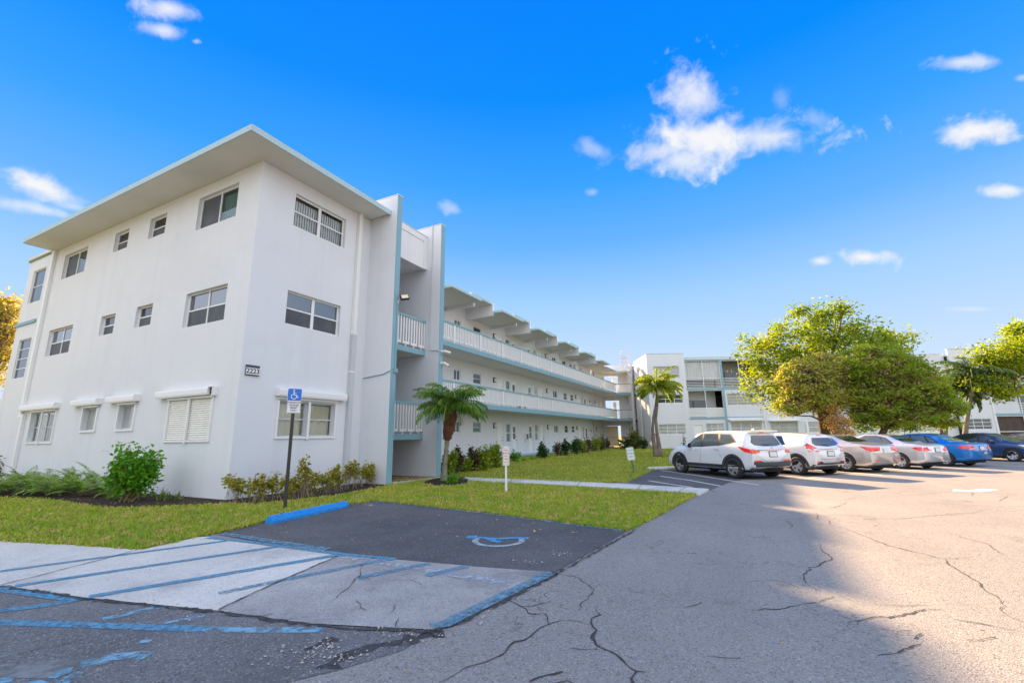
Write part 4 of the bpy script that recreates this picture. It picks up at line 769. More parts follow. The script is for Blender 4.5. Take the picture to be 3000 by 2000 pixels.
FWIN=[(rect(r_,572,430,843,545),3,3,GLASSL),((r_(605,718)[0],r_(872,718)[0],5.05,6.05),3,2,GLASSO),((r_(622,1025)[0],r_(900,1025)[0],1.5,2.68),3,3,GLASSL),
 ((r_(1335,718)[0],r_(1650,718)[0],4.75,6.1),3,4,GLASSL),((r_(1120,1012)[0],r_(1308,1012)[0],1.55,2.7),3,2,GLASSL),((r_(1375,990)[0],r_(1690,990)[0],1.5,2.78),3,2,GLASSL),
 ((q_(388,1350)[0],q_(668,1350)[0],1.5,2.75),3,2,GLASSL),((q_(775,1345)[0],q_(1010,1345)[0],1.5,2.75),2,2,GLASSL),((q_(388,1050)[0],q_(640,1050)[0],5.05,6.1),3,3,GLASSO),((q_(388,700)[0],q_(640,700)[0],8.4,9.45),3,3,GLASSL),
 ((s_2(505,1330)[0],s_2(760,1330)[0],1.4,2.7),3,3,GLASSL),((s_2(920,815)[0],s_2(1035,815)[0],8.6,9.5),2,1,GLASSO),((s_2(1035,1030)[0],s_2(1150,1030)[0],5.0,6.1),2,2,GLASSO),((s_2(942,1315)[0],s_2(1210,1315)[0],1.6,2.82),3,3,GLASSO),
 ((s_2(520,750)[0],s_2(635,750)[0],8.7,9.5),2,1,GLASSO),((s_2(520,1040)[0],s_2(690,1040)[0],5.0,6.1),3,2,GLASSO)]
BAL=[(A1+.15,A2-.12,6.85,10.05),(A2+.12,r_(1640,500)[0],6.85,10.05),(A1+.25,A2-.12,3.42,6.55),(A5+.35,A6-.3,6.85,10.0),(A5+.35,A6-.3,3.42,6.55),(A5+.35,A6-.3,.1,3.1)]
dr=(r_(995,1030)[0],r_(1082,1030)[0],.1,2.55)
under(frame_wall('wall',FF,A0,A1,-.1,Z1,[w[0] for w in FWIN if w[0][0]<A1],WALLC,None,caps=True),fb)
FF2=((FF[0][0]-FF[2][0]*.35,FF[0][1]-FF[2][1]*.35),FF[1],FF[2])
under(frame_wall('wall',FF2,A1+.003,A4,-.1,Z2,[w[0] for w in FWIN if A1<w[0][0]<A4]+[b for b in BAL if b[0]<A4]+[dr],WALLC,None),fb)
FF3=((FF[0][0]+FF[2][0]*.25,FF[0][1]+FF[2][1]*.25),FF[1],FF[2])
under(frame_wall('wall',FF3,A4,A6,-.1,Z1+.05,[w[0] for w in FWIN if w[0][0]>A4]+[b for b in BAL if b[0]>A4],WALLC,None,caps=True),fb)
for i,(h,c,r,gl) in enumerate(FWIN):
    f_=FF if h[0]<A1 else (FF2 if h[0]<A4 else FF3)
    under(window(None,f_,*h,cols=c,rows=r,set_=.08,glass=gl,t=.06,frame=WHITEM if i%3 else mat('cream_frame',(.66,.60,.50),.5)),fb)
m_=MB(); m_.fbox(FF2,dr[0],dr[1],dr[2],dr[3],-.12,-.06); FB(m_,'door',DOORW)
# end wall, roofs, backs
m_=MB(); m_.fbox(FF,A0+.003,A0+.25,-.1,Z1-.003,-5.6,-.222); m_.fbox(FF,A0+.3,A1,Z1-.35,Z1-.2,-9,-.23); FB(m_,'side_wall',WALL)
m_=MB(); m_.fbox(FF2,A1,A4,Z2-.3,Z2-.1,-9,-.23); m_.fbox(FF3,A4,A6,Z2-.3,Z2-.1,-9,-.23); FB(m_,'roof',ROOFM)
m_=MB(); m_.fbox(FF,A0,A6,-.1,Z2,-9.2,-9); FB(m_,'rear_wall',WALL)
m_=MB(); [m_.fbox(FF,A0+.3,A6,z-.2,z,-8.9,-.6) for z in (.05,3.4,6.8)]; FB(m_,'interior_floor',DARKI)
m_=MB(); m_.fbox(FF,A0-.03,A1,Z1+.001,Z1+.05,-.25,.03); m_.fbox(FF2,A1,A4,Z2+.001,Z2+.05,-.25,.03); m_.fbox(FF3,A4-.03,A6,Z1+.051,Z1+.1,-.25,.03); FB(m_,'coping',GREYP)
# balconies
RAILW=WHITEM
CURW=mat('sheer_white_curtain',(.58,.59,.58),.9,noise=(1.5,.5,(.45,.46,.46)))
BRC=mat('brown_curtain',(.10,.07,.06),.9,noise=(3,.6,(.05,.035,.03)))
for i,(a,b,c,d) in enumerate(BAL):
    f_=FF2 if a<A4 else FF3
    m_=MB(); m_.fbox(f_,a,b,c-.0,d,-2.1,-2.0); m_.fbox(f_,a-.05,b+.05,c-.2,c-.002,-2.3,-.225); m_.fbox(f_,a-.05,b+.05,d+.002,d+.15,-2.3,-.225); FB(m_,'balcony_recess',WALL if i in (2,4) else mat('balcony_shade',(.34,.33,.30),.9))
    m_=MB(); mid=(a+b)/2; m_.fbox(f_,mid-1.2,mid+.9,c,c+2.1,-1.999,-1.95); FB(m_,'sliding_door',GLASSO)
    m_=MB(); n=2 if i<3 else 4
    for k in range(n+1):
        x=a+(b-a)*k/n; m_.fbox(f_,max(a,x-.035),min(b,x+.035),c,d,-.1,-.03)
    m_.fbox(f_,a+.035,b-.035,d-.07,d,-.096,-.034)
    if i!=5:
        zr=c+1.12
        if i==2:
            for k in range(7): m_.fbox(f_,a+.035,b-.035,c+.06+k*.15,c+.18+k*.15,-.092+.004*(k%2),-.05)
        else:
            for k in range(6): m_.fbox(f_,a+.035,b-.035,c+.12+k*.19,c+.17+k*.19,-.09,-.04)
    else:
        m_.fbox(f_,a+.035,b-.035,c+1.2,c+1.28,-.09,-.04)
    FB(m_,'balcony_screen_frame',RAILW)
    if i in (0,5):
        m_=MB(); nn=40
        for k in range(nn):
            x0=a+(b-a)*k/nn; x1=a+(b-a)*(k+1)/nn; P=lambda aa,z,dd:(f_[0][0]+f_[1][0]*aa+f_[2][0]*dd,f_[0][1]+f_[1][1]*aa+f_[2][1]*dd,z)
            da,db=-.22+.04*math.sin(k*1.9),-.22+.04*math.sin((k+1)*1.9); m_.add([P(x0,c+(.9 if i==0 else 0),da),P(x1,c+(.9 if i==0 else 0),db),P(x1,d-.1,db),P(x0,d-.1,da)],[(0,1,2,3)])
        FB(m_,'curtain',CURW if i==0 else BRC)
tt=MB()
tt.fbox(FF2,A1,A4-6,10.06,10.2,.002,.05); tt.fbox(FF2,A1+.1,A4-9,6.6,6.8,.002,.05); tt.fbox(FF2,A1+.2,A2+.1,3.2,3.38,.002,.05); tt.fbox(FF2,A2+.1,A3,3.36,3.44,.002,.04); tt.fbox(FF2,A2-.11,A2+.1,.0,10.06,.002,.07)
tt.fbox(FF3,A5+.3,A6,10.02,10.17,.002,.05); tt.fbox(FF3,A5+.3,A6,6.6,6.8,.002,.05); tt.fbox(FF3,A5+.3,A6,3.14,3.38,.002,.05)
FB(tt,'teal_band',TEAL)
m_=MB(); 
for (x0,x1) in ((1350,1705),): a,b=r_(x0,960)[0],r_(x1,960)[0]; m_.fbox(FF2,a,b,2.95,3.13,.002,.4)
a,b=q_(370,1335)[0],q_(680,1335)[0]; m_.fbox(FF2,a,b,2.86,2.98,.002,.45); FB(m_,'shutter_box',WHITEM)
m_=MB(); m_.fbox(FF2,A3+.1,A3+.22,0,Z2-.3,.002,.1); m_.fbox(FF3,A5+.05,A5+.17,0,Z2,.002,.1); m_.fbox(FF2,q_(745,1340)[0],q_(770,1340)[0],.2,2.8,.002,.12); FB(m_,'downpipe',WHITEM)
m_=MB(); P=lambda a,z,d:(FF[0][0]+FF[1][0]*a+FF[2][0]*d,FF[0][1]+FF[1][1]*a+FF[2][1]*d,z)
m_.tube([P(A0-.35,.3,-2.5),P(A0-.35,9.2,-2.5)],.11,8); m_.fbox(FF,A0-.6,A0-.1,9.2,9.6,-2.8,-2.3); FB(m_,'downpipe',GREYP)
hs_=thing('garden_hose','coiled red hose hanging on the far wall behind the palm','hose',P(r_(590,1180)[0],1.1,.05)); m_=MB(); rr=[( .0,0,0)]
for k in range(4):
    pts=[(float(VF[0])*.42*math.cos(t)*(1-.05*k),float(VF[1])*.42*math.cos(t)*(1-.05*k),.5*math.sin(t)) for t in np.linspace(0,6.28,20)]; pts=[(p[0]-float(UF[0])*.03*k,p[1]-float(UF[1])*.03*k,p[2]) for p in pts]; m_.tube(pts,.035,5,cap=False)
m_.build('coil',mat('red_rubber',(.50,.06,.04),.5),hs_)
# more of the same estate beyond the right edge, glimpsed between the trees
# ================================================================== SIGNS
def signpost(name,label,loc,rz,hpole,pole_m,panels,tilt=0,sq=.05,cat='sign',group=None):
    """local frame: panel faces -y"""
    t=thing(name,label,cat,loc,rz,group); t.rotation_euler=(0,tilt,rz)
    m_=MB(); m_.box(-sq/2,sq/2,-sq/2,sq/2,-.05,hpole); m_.build('post',pole_m,t)
    return t
def rounded(mb,x0,x1,z0,z1,r,y0,y1,mi=0):
    pts=[]
    for cx_,cz_,a0 in ((x1-r,z1-r,0),(x0+r,z1-r,90),(x0+r,z0+r,180),(x1-r,z0+r,270)):
        for k in range(5): a=R(a0+22.5*k); pts.append((cx_+r*math.cos(a),cz_+r*math.sin(a)))
    n=len(pts); mb.add([(p[0],y0,p[1]) for p in pts]+[(p[0],y1,p[1]) for p in pts],[tuple(range(n)),tuple(range(n,2*n))[::-1]]+[(i,n+i,n+(i+1)%n,(i+1)%n) for i in range(n)],mi)
face=lambda p: math.atan2(p[1],p[0])+math.pi/2-math.pi   # sign front turned to the camera
SIGNB=mat('sign_blue',(.02,.16,.62),.35); SIGNW=mat('sign_white',(.74,.75,.74),.4); SIGNR=mat('sign_red',(.60,.03,.06),.45); SIGNG=mat('sign_green',(.04,.26,.22),.45); SIGNK=mat('sign_black',(.03,.03,.035),.5)
def frz(p): return math.atan2(-p[1],-p[0])+math.pi/2
p=G(834,1493); t=signpost('parking_sign','blue and white disabled parking sign on a dark bronze post','sign' and p,frz(p)+.16,2.28,DARKM,None,sq=.075) if False else signpost('parking_sign','blue and white disabled parking sign on a dark bronze post',p,frz(p)+.12,2.30,DARKM,None,sq=.07)
m_=MB(); rounded(m_,-.155,.155,2.20,2.79,.03,-.052,-.045); pn=m_.build('sign_panel',SIGNW,t)
m_=MB(); rounded(m_,-.15,.15,2.50,2.785,.028,-.0555,-.0525); m_.build('blue_field',SIGNB,pn)
m_=MB(); 
for (x0,x1,z0,z1) in ((-.150,-.144,2.23,2.50),(.144,.150,2.23,2.50),(-.13,.13,2.205,2.211)): m_.box(x0,x1,-.0545,-.0525,z0,z1)
m_.build('border',SIGNK,pn)
m_=MB()   # access symbol
def arcxz(mb,cx_,cz_,r0,r1,a0,a1,y,n=20):
    vs=[]; 
    for k in range(n+1): a=R(a0+(a1-a0)*k/n); vs+=[(cx_+r1*math.cos(a),y,cz_+r1*math.sin(a)),(cx_+r0*math.cos(a),y,cz_+r0*math.sin(a))]
    mb.add(vs,[(2*i,2*i+1,2*i+3,2*i+2) for i in range(n)])
yy=-.0575; arcxz(m_,-.015,2.60,.052,.068,120,380,yy); arcxz(m_,-.022,2.745,0,.018,0,360,yy)
def bar(x0,z0,x1,z1,w): 
    d=Vector((x1-x0,z1-z0)).normalized(); n=Vector((-d.y,d.x))*w/2; m_.add([(x0+n.x,yy,z0+n.y),(x0-n.x,yy,z0-n.y),(x1-n.x,yy,z1-n.y),(x1+n.x,yy,z1+n.y)],[(0,1,2,3)])
bar(-.022,2.722,-.016,2.63,.022); bar(-.02,2.685,.035,2.68,.013); bar(-.016,2.634,.045,2.632,.018); bar(.040,2.636,.066,2.575,.018); bar(.062,2.575,.088,2.585,.014)
m_.build('access_symbol',SIGNW,pn)
for k,w in enumerate(['PARKING BY','DISABLED','PERMIT','ONLY']): text_mesh(w,.050,SIGNK,'lettering',pn,(0,-.0545,2.452-.062*k),(R(90),0,0),bold=.0006)
p=G(1483,1443); t=signpost('no_parking_sign','small white no parking sign with red letters on a white post in the lawn',p,frz(p)+.15,1.31,WHITEM,None,sq=.055)
m_=MB(); rounded(m_,-.10,.10,.76,1.29,.03,-.045,-.038); pn=m_.build('sign_panel',SIGNW,t)
m_=MB(); 
for (x0,x1,z0,z1) in ((-.086,-.080,.79,1.26),(.080,.086,.79,1.26),(-.08,.08,.785,.791),(-.08,.08,1.259,1.265)): m_.box(x0,x1,-.0475,-.0455,z0,z1)
m_.add([(-.055,-.0475,.858),(.055,-.0475,.858),(.055,-.0475,.866),(-.055,-.0475,.866)],[(0,1,2,3)]); m_.add([(-.07,-.0475,.862),(-.045,-.0475,.845),(-.045,-.0475,.879)],[(0,1,2)]); m_.add([(.07,-.0475,.862),(.045,-.0475,.879),(.045,-.0475,.845)],[(0,1,2)]); m_.build('border_and_arrow',SIGNR,pn)
for k,(w,s) in enumerate([('NO',.072),('PARKING',.052),('ANY',.052),('TIME',.052)]): text_mesh(w,s,SIGNR,'lettering',pn,(0,-.047,1.19-.082*k),(R(90),0,0),bold=.0008)
p=G(1858,1388); t=signpost('motorcycle_parking_sign','tilted white motorcycle parking sign with green letters on a green post',p,frz(p)+.1,1.12,mat('green_post',(.04,.16,.09),.5),None,tilt=-.12,sq=.045)
m_=MB(); rounded(m_,-.155,.155,.56,1.08,.03,-.040,-.033); pn=m_.build('sign_panel',SIGNW,t)
m_=MB(); 
for (x0,x1,z0,z1) in ((-.142,-.136,.58,1.06),(.136,.142,.58,1.06),(-.135,.135,.573,.579),(-.135,.135,1.061,1.067)): m_.box(x0,x1,-.0425,-.0405,z0,z1)
m_.build('border',SIGNG,pn)
for k,w in enumerate(['MOTORCYCLE','PARKING','ONLY']): text_mesh(w,.050 if k==0 else .07,SIGNG,'lettering',pn,(0,-.042,.96-.13*k),(R(90),0,0),bold=.0008)
# ================================================================== CARS
def lerp(a,b,t): return a+(b-a)*t
def interp(tab,x):
    if x<=tab[0][0]: return tab[0][1]
    for (a,b),(c,d) in zip(tab,tab[1:]):
        if x<=c:
            t=(x-a)/(c-a); t=t*t*(3-2*t)*.5+t*.5; return b+(d-b)*t
    return tab[-1][1]
PAINTS={}
def paint(name,c,metal=.0,rough=.28): return mat(name,c,rough,metal=metal,coat=1.0,noise=(2,.15,tuple(x*.88 for x in c)))
TYRE=mat('tyre_rubber',(.022,.022,.023),.85,noise=(6,.5,(.04,.038,.036))); RIM=mat('alloy',(.70,.70,.71),.35,metal=.5); RIMD=mat('alloy_dark',(.42,.41,.40),.35,metal=.5)
CLAD=mat('grey_cladding',(.045,.048,.055),.6); CARGL=mat('car_glass',(.018,.022,.026),.04,spec=1.0,coat=.6); CARGL2=mat('car_glass_light',(.10,.13,.14),.05,spec=1.0,coat=.6)
TAILR=mat('tail_lamp_red',(.55,.015,.01),.15,coat=1,emit=((.6,.02,.01),.12)); TAILO=mat('tail_lamp_orange',(.75,.16,.03),.15,coat=1); LAMPC=mat('lamp_clear',(.70,.66,.58),.12,coat=1); PLATE=mat('plate_white',(.70,.74,.72),.4,noise=(60,.6,(.45,.60,.58))); CHROME=mat('chrome',(.75,.75,.76),.12,metal=1); UNDER=mat('underbody',(.012,.012,.013),.8)
def car_body(S):
    """S: dict of profiles. x: 0 at rear bumper to L at nose."""
    L_=S['L']; n=84; xs=[L_*(.5-.5*math.cos(math.pi*i/(n-1)))*.35+L_*i/(n-1)*.65 for i in range(n)]
    rows=[]
    W=S['W']/2
    for x in xs:
        w=W*interp(S['plan'],x/L_); zb=interp(S['bot'],x); zt=interp(S['top'],x); zbelt=min(interp(S['belt'],x),zt-.01)
        cab=interp(S['cab'],x)   # 0 hood/trunk .. 1 full greenhouse
        rw=w*interp(S['roofw'],x/L_); r=[]
        r.append((x,0,zb+.03)); r.append((x,w*.82,zb+.01)); r.append((x,w*.95,zb+.03))
        hh=zbelt-zb
        for t,k in ((.08,.985),(.2,1.0),(.34,1.0),(.48,.997),(.6,.99),(.68,.992),(.76,.985),(.88,.972),(.96,.955),(1.0,.935)): r.append((x,w*k,zb+hh*t))
        gh=zt-zbelt; wb=w*.925
        for t in (.12,.3,.5,.7,.86):
            y=lerp(wb,rw,t); bul=math.sin(math.pi*t)*.02*cab
            if gh<.12: y=wb-(wb-rw)*t
            r.append((x,y+bul,zbelt+gh*(t if gh>.12 else math.sin(t*math.pi/2))*.93))
        for t,k in ((1.0,.965),(.9,.983),(.7,.993),(.45,.998),(.2,1.0),(0,1.0)): r.append((x,rw*t,zbelt+gh*k))
        rows.append(r)
    m_=len(rows[0]); vs=[];
    for r in rows: vs+=r+[(x,-y,z) for x,y,z in r[1:-1]][::-1]
    # ring: r[0]..r[-1], then mirrored back
    k=m_+m_-2; fs=[]
    for i in range(n-1):
        for j in range(k): fs.append((i*k+j,i*k+(j+1)%k,(i+1)*k+(j+1)%k,(i+1)*k+j))
    fs.append(tuple(range(k))[::-1]); fs.append(tuple((n-1)*k+j for j in range(k)))
    # slanted nose / tail: shift x by height
    out=[]
    for x,y,z in vs:
        if x<.5: out.append((x+interp(S['tail'],z)*(1-x/.5)+ (abs(y)/W)**3*S.get('tr',.16)*(1-x/.5),y,z))
        elif x>L_-.6: u_=(x-(L_-.6))/.6; out.append((x-interp(S['nose'],z)*u_-(abs(y)/W)**2.5*.28*u_,y,z))
        else: out.append((x,y,z))
    mb=MB(); mb.add(out,fs); return mb
class Proj:
    def __init__(s,mb): s.t=BVHTree.FromPolygons([Vector(v) for v in mb.v],mb.f)
    def panel(s,poly,axis,side=1,off=.004,step=.07,thick=0):
        """poly in 2D: axis 'y' -> (x,z) on flank; 'x' -> (y,z) on tail(-)/nose(+); 'z' -> (x,y) from above"""
        bm=bmesh.new(); f=bm.faces.new([bm.verts.new((p[0],p[1],0)) for p in poly]); 
        xs=[p[0] for p in poly]; ys=[p[1] for p in poly]
        for ax,lo,hi in ((0,min(xs),max(xs)),(1,min(ys),max(ys))):
            k=max(1,int((hi-lo)/step))
            for i in range(1,k):
                c=lo+(hi-lo)*i/k; co=(c,0,0) if ax==0 else (0,c,0); no=(1,0,0) if ax==0 else (0,1,0)
                bmesh.ops.bisect_plane(bm,geom=bm.verts[:]+bm.edges[:]+bm.faces[:],plane_co=co,plane_no=no)
        bmesh.ops.triangulate(bm,faces=bm.faces[:]); bm.verts.ensure_lookup_table(); bm.verts.index_update(); vs=[]
        for v in bm.verts:
            a,b=v.co.x,v.co.y
            if axis=='y': o=Vector((a,side*3,b)); d=Vector((0,-side,0))
            elif axis=='x': o=Vector((side*9,a,b)); d=Vector((-side,0,0))
            else: o=Vector((a,b,4)); d=Vector((0,0,-1))
            h,nn,_,dist=s.t.ray_cast(o,d)
            if h is None: 
                h,nn,_,_=s.t.find_nearest(Vector((a,side*1,b)) if axis=='y' else (Vector((0 if side<0 else 4.5,a,b)) if axis=='x' else Vector((a,b,1.4)))); 
            vs.append(h-d*off)
        fs=[tuple(v.index for v in f.verts) for f in bm.faces]; bm.free()
        mb=MB(); mb.add(vs,fs); return mb
def circ(cx_,cz_,r,a0=0,a1=360,n=26): return [(cx_+r*math.cos(R(a0+(a1-a0)*k/n)),cz_+r*math.sin(R(a0+(a1-a0)*k/n))) for k in range(n if a1-a0>=360 else n+1)]
def wheel(parent,x,y,r,w,side,spokes,rimm,style=0):
    t=bpy.data.objects.new('wheel',None)
    mb=MB(); prof=[(r*.66,-w/2+.01),(r*.70,-w/2-.0),(r*.93,-w/2+.005),(r,-w/2+.035),(r,w/2-.035),(r*.93,w/2-.005),(r*.70,w/2),(r*.66,w/2-.01),(r*.62,w/2-.05),(r*.62,-w/2+.05)]; n=36; vs=[]
    for k in range(n):
        a=2*math.pi*k/n; vs+=[(p[0]*math.cos(a),p[1],p[0]*math.sin(a)) for p in prof]
    m=len(prof); mb.add(vs,[(k*m+i,((k+1)%n)*m+i,((k+1)%n)*m+(i+1)%m,k*m+(i+1)%m) for k in range(n) for i in range(m)])
    wo=mb.build('wheel',TYRE,parent,smooth=True); wo.location=(x,y,r)
    rb=MB(); s=side; yo=s*(w/2-.03)
    def dsk(r0,r1,y0,y1,mi=0):
        vs=[]; 
        for k in range(n): a=2*math.pi*k/n; vs+=[(r0*math.cos(a),y0,r0*math.sin(a)),(r1*math.cos(a),y1,r1*math.sin(a))]
        rb.add(vs,[(2*k,2*((k+1)%n),2*((k+1)%n)+1,2*k+1) for k in range(n)],mi)
    dsk(r*.60,r*.68,yo,yo+s*.012); dsk(0,r*.62,yo-s*.07,yo-s*.07,1); dsk(0,r*.13,yo+s*.0,yo,0); dsk(r*.6,r*.6,yo,yo-s*.08)
    for k in range(spokes):
        a=2*math.pi*k/spokes; da=[-.10,.10] if style==1 else [0]
        for d_ in da:
            a2=a+d_; w0,w1=(.038,.026) if style==1 else (.055,.042)
            if style==2: w0,w1=.02,.016
            ca,sa=math.cos(a),math.sin(a); cb,sb_=math.cos(a+d_*2.1+(.28 if style==2 and k%2 else (-.28 if style==2 else 0))),math.sin(a+d_*2.1+(.28 if style==2 and k%2 else (-.28 if style==2 else 0)))
            p0=(r*.08*ca,r*.08*sa); p1=(r*.63*cb,r*.63*sb_); nx,nz_=-(p1[1]-p0[1]),(p1[0]-p0[0]); l=math.hypot(nx,nz_); nx/=l; nz_/=l
            rb.add([(p0[0]+nx*w0,yo-s*.01,p0[1]+nz_*w0),(p0[0]-nx*w0,yo-s*.01,p0[1]-nz_*w0),(p1[0]-nx*w1,yo-s*.004,p1[1]-nz_*w1),(p1[0]+nx*w1,yo-s*.004,p1[1]+nz_*w1)],[(0,1,2,3)])
    rb.build('rim',[rimm,UNDER],wo)
    return wo
def make_car(S,label,loc,rz,scale=(1,1,1),P=None):
    t=thing('parked_car',label,S.get('cat','car'),loc,rz,None); mb=car_body(S); pr=Proj(mb); pm=S['paint']
    t.scale=scale
    bo=mb.build('body',pm,t,smooth=True); L_=S['L']
    r=S['r']; xr,xf=S['xr'],S['xf']; tw=S['W']/2-.115
    def part(m,name,mt,par=None): return m.build(name,mt,par or t,smooth=True)
    for side in (1,-1):
        # wheel arches
        for x in (xr,xf):
            zc=r; ra=r+.055
            poly=[(x+ra*math.cos(R(a)),max(S['sill']-.02,zc+ra*math.sin(R(a)))) for a in range(-24,205,9)]
            part(pr.panel(poly,'y',side,.002),'wheel_arch',UNDER)
            if S.get('clad'):
                rc_=ra+.075; poly=[(x+rc_*math.cos(R(a)),zc+rc_*math.sin(R(a))) for a in range(-14,195,8)]+[(x+ra*math.cos(R(a)),zc+ra*math.sin(R(a))) for a in range(194,-15,-8)]
                part(pr.panel(poly,'y',side,.008,.09),'arch_cladding',CLAD)
            wheel(t,x,side*(tw+.02),r,.225,side,S['spokes'],S['rim'],S.get('wst',0))
        if S.get('clad'):
            zs=S['sill']; part(pr.panel([(xr+r+.12,zs-.03),(xf-r-.12,zs-.03),(xf-r-.12,zs+.17),(xr+r+.12,zs+.17)],'y',side,.009),'sill_cladding',CLAD)
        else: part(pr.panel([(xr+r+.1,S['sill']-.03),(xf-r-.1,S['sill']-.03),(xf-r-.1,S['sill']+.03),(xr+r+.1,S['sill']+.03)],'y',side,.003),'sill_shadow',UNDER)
        for w_,gm in S['side_glass']: part(pr.panel(w_,'y',side,.006),'side_window',gm)
        if S.get('wtrim'): part(pr.panel(S['wtrim'],'y',side,.004),'window_trim',S.get('trimm',BLACKP))
        for x0 in S['doors']:
            for (xa,za,xb,zb_) in x0: 
                dx,dz=(xb-xa),(zb_-za); l=math.hypot(dx,dz); nx,nz_=-dz/l*.005,dx/l*.005
                part(pr.panel([(xa+nx,za+nz_),(xa-nx,za-nz_),(xb-nx,zb_-nz_),(xb+nx,zb_+nz_)],'y',side,.003,.12),'door_seam',UNDER)
        for (x,z) in S['handles']: part(pr.panel([(x-.1,z-.018),(x+.1,z-.01),(x+.1,z+.02),(x-.1,z+.014)],'y',side,.025),'door_handle',CHROME if not S.get('hpaint') else pm)
        mi=MB(); mx_,mz=S['mirror']; yv=S['W']/2*.93
        mi.tube([(mx_-.06,side*(yv+.02),mz),(mx_-.0,side*(yv+.12),mz+.01)],[.045,.04],8); mi.tube([(mx_-.11,side*(yv+.16),mz+.03),(mx_-.08,side*(yv+.16),mz+.03),(mx_+.02,side*(yv+.15),mz+.03),(mx_+.07,side*(yv+.13),mz+.02)],[.085,.10,.085,.03],12); mo=part(mi,'wing_mirror',pm); m2=MB(); m2.tube([(mx_-.125,side*(yv+.16),mz+.03),(mx_-.111,side*(yv+.16),mz+.03)],.09,12); m2.build('mirror_face',BLACKP,mo)
        # tail lamps: side wrap + rear face
        for poly,mt in S['lamp_side']: part(pr.panel(poly,'y',side,.008,.05),'tail_lamp',mt)
        for poly,mt in S['lamp_rear']: part(pr.panel([(side*a,b) for a,b in poly],'x',-1,.010,.05),'tail_lamp',mt)
        for poly,mt in S.get('head',[]): part(pr.panel(poly,'y',side,.008,.06),'headlight',mt)
    part(pr.panel(S['windscreen'],'z',1,.006,.09),'windscreen',S.get('wgl',CARGL))
    if 'rearglass_x' in S: part(pr.panel(S['rearglass_x'],'x',-1,.008,.06),'rear_window',CARGL)
    if 'rearglass_z' in S: part(pr.panel(S['rearglass_z'],'z',1,.007,.08),'rear_window',S.get('rgl',CARGL))
    py,pz=S['plate']; po=part(pr.panel([(-.155,pz-.08),(.155,pz-.08),(.155,pz+.08),(-.155,pz+.08)],'x',-1,.016,.2),'number_plate',PLATE)
    part(pr.panel([(-.18,pz-.1),(.18,pz-.1),(.18,pz+.1),(-.18,pz+.1)],'x',-1,.011,.2),'plate_recess',S.get('prec',BLACKP))
    for nm,poly,mt,off in S.get('rear',[]): part(pr.panel(poly,'x',-1,off,.08),nm,mt)
    ex=MB(); ex.box(.35,L_-.35,-S['W']/2*.78,S['W']/2*.78,S['sill']-.06,S['sill']+.05); ex.build('underbody',UNDER,t)
    return t
SUVP=paint('car_white',(.78,.79,.80)); SILV=paint('car_silver',(.66,.67,.69),.45,.28); CHAMP=paint('car_champagne',(.62,.59,.54),.5,.28); BLUC=paint('car_bright_blue',(.006,.19,.58),.15,.25); BLUD=paint('car_slate_blue',(.035,.075,.20),.45,.28); DKB=paint('car_dark_blue',(.02,.03,.06),.4,.3)
def place(rear_axle,S,h=(-.72,.69)):
    """h: heading (towards the nose). local +x is nose"""
    h=np.array(h)/np.linalg.norm(h); p=np.array(rear_axle)-h*S['xr']; return (p[0],p[1],0.0),math.atan2(h[1],h[0])
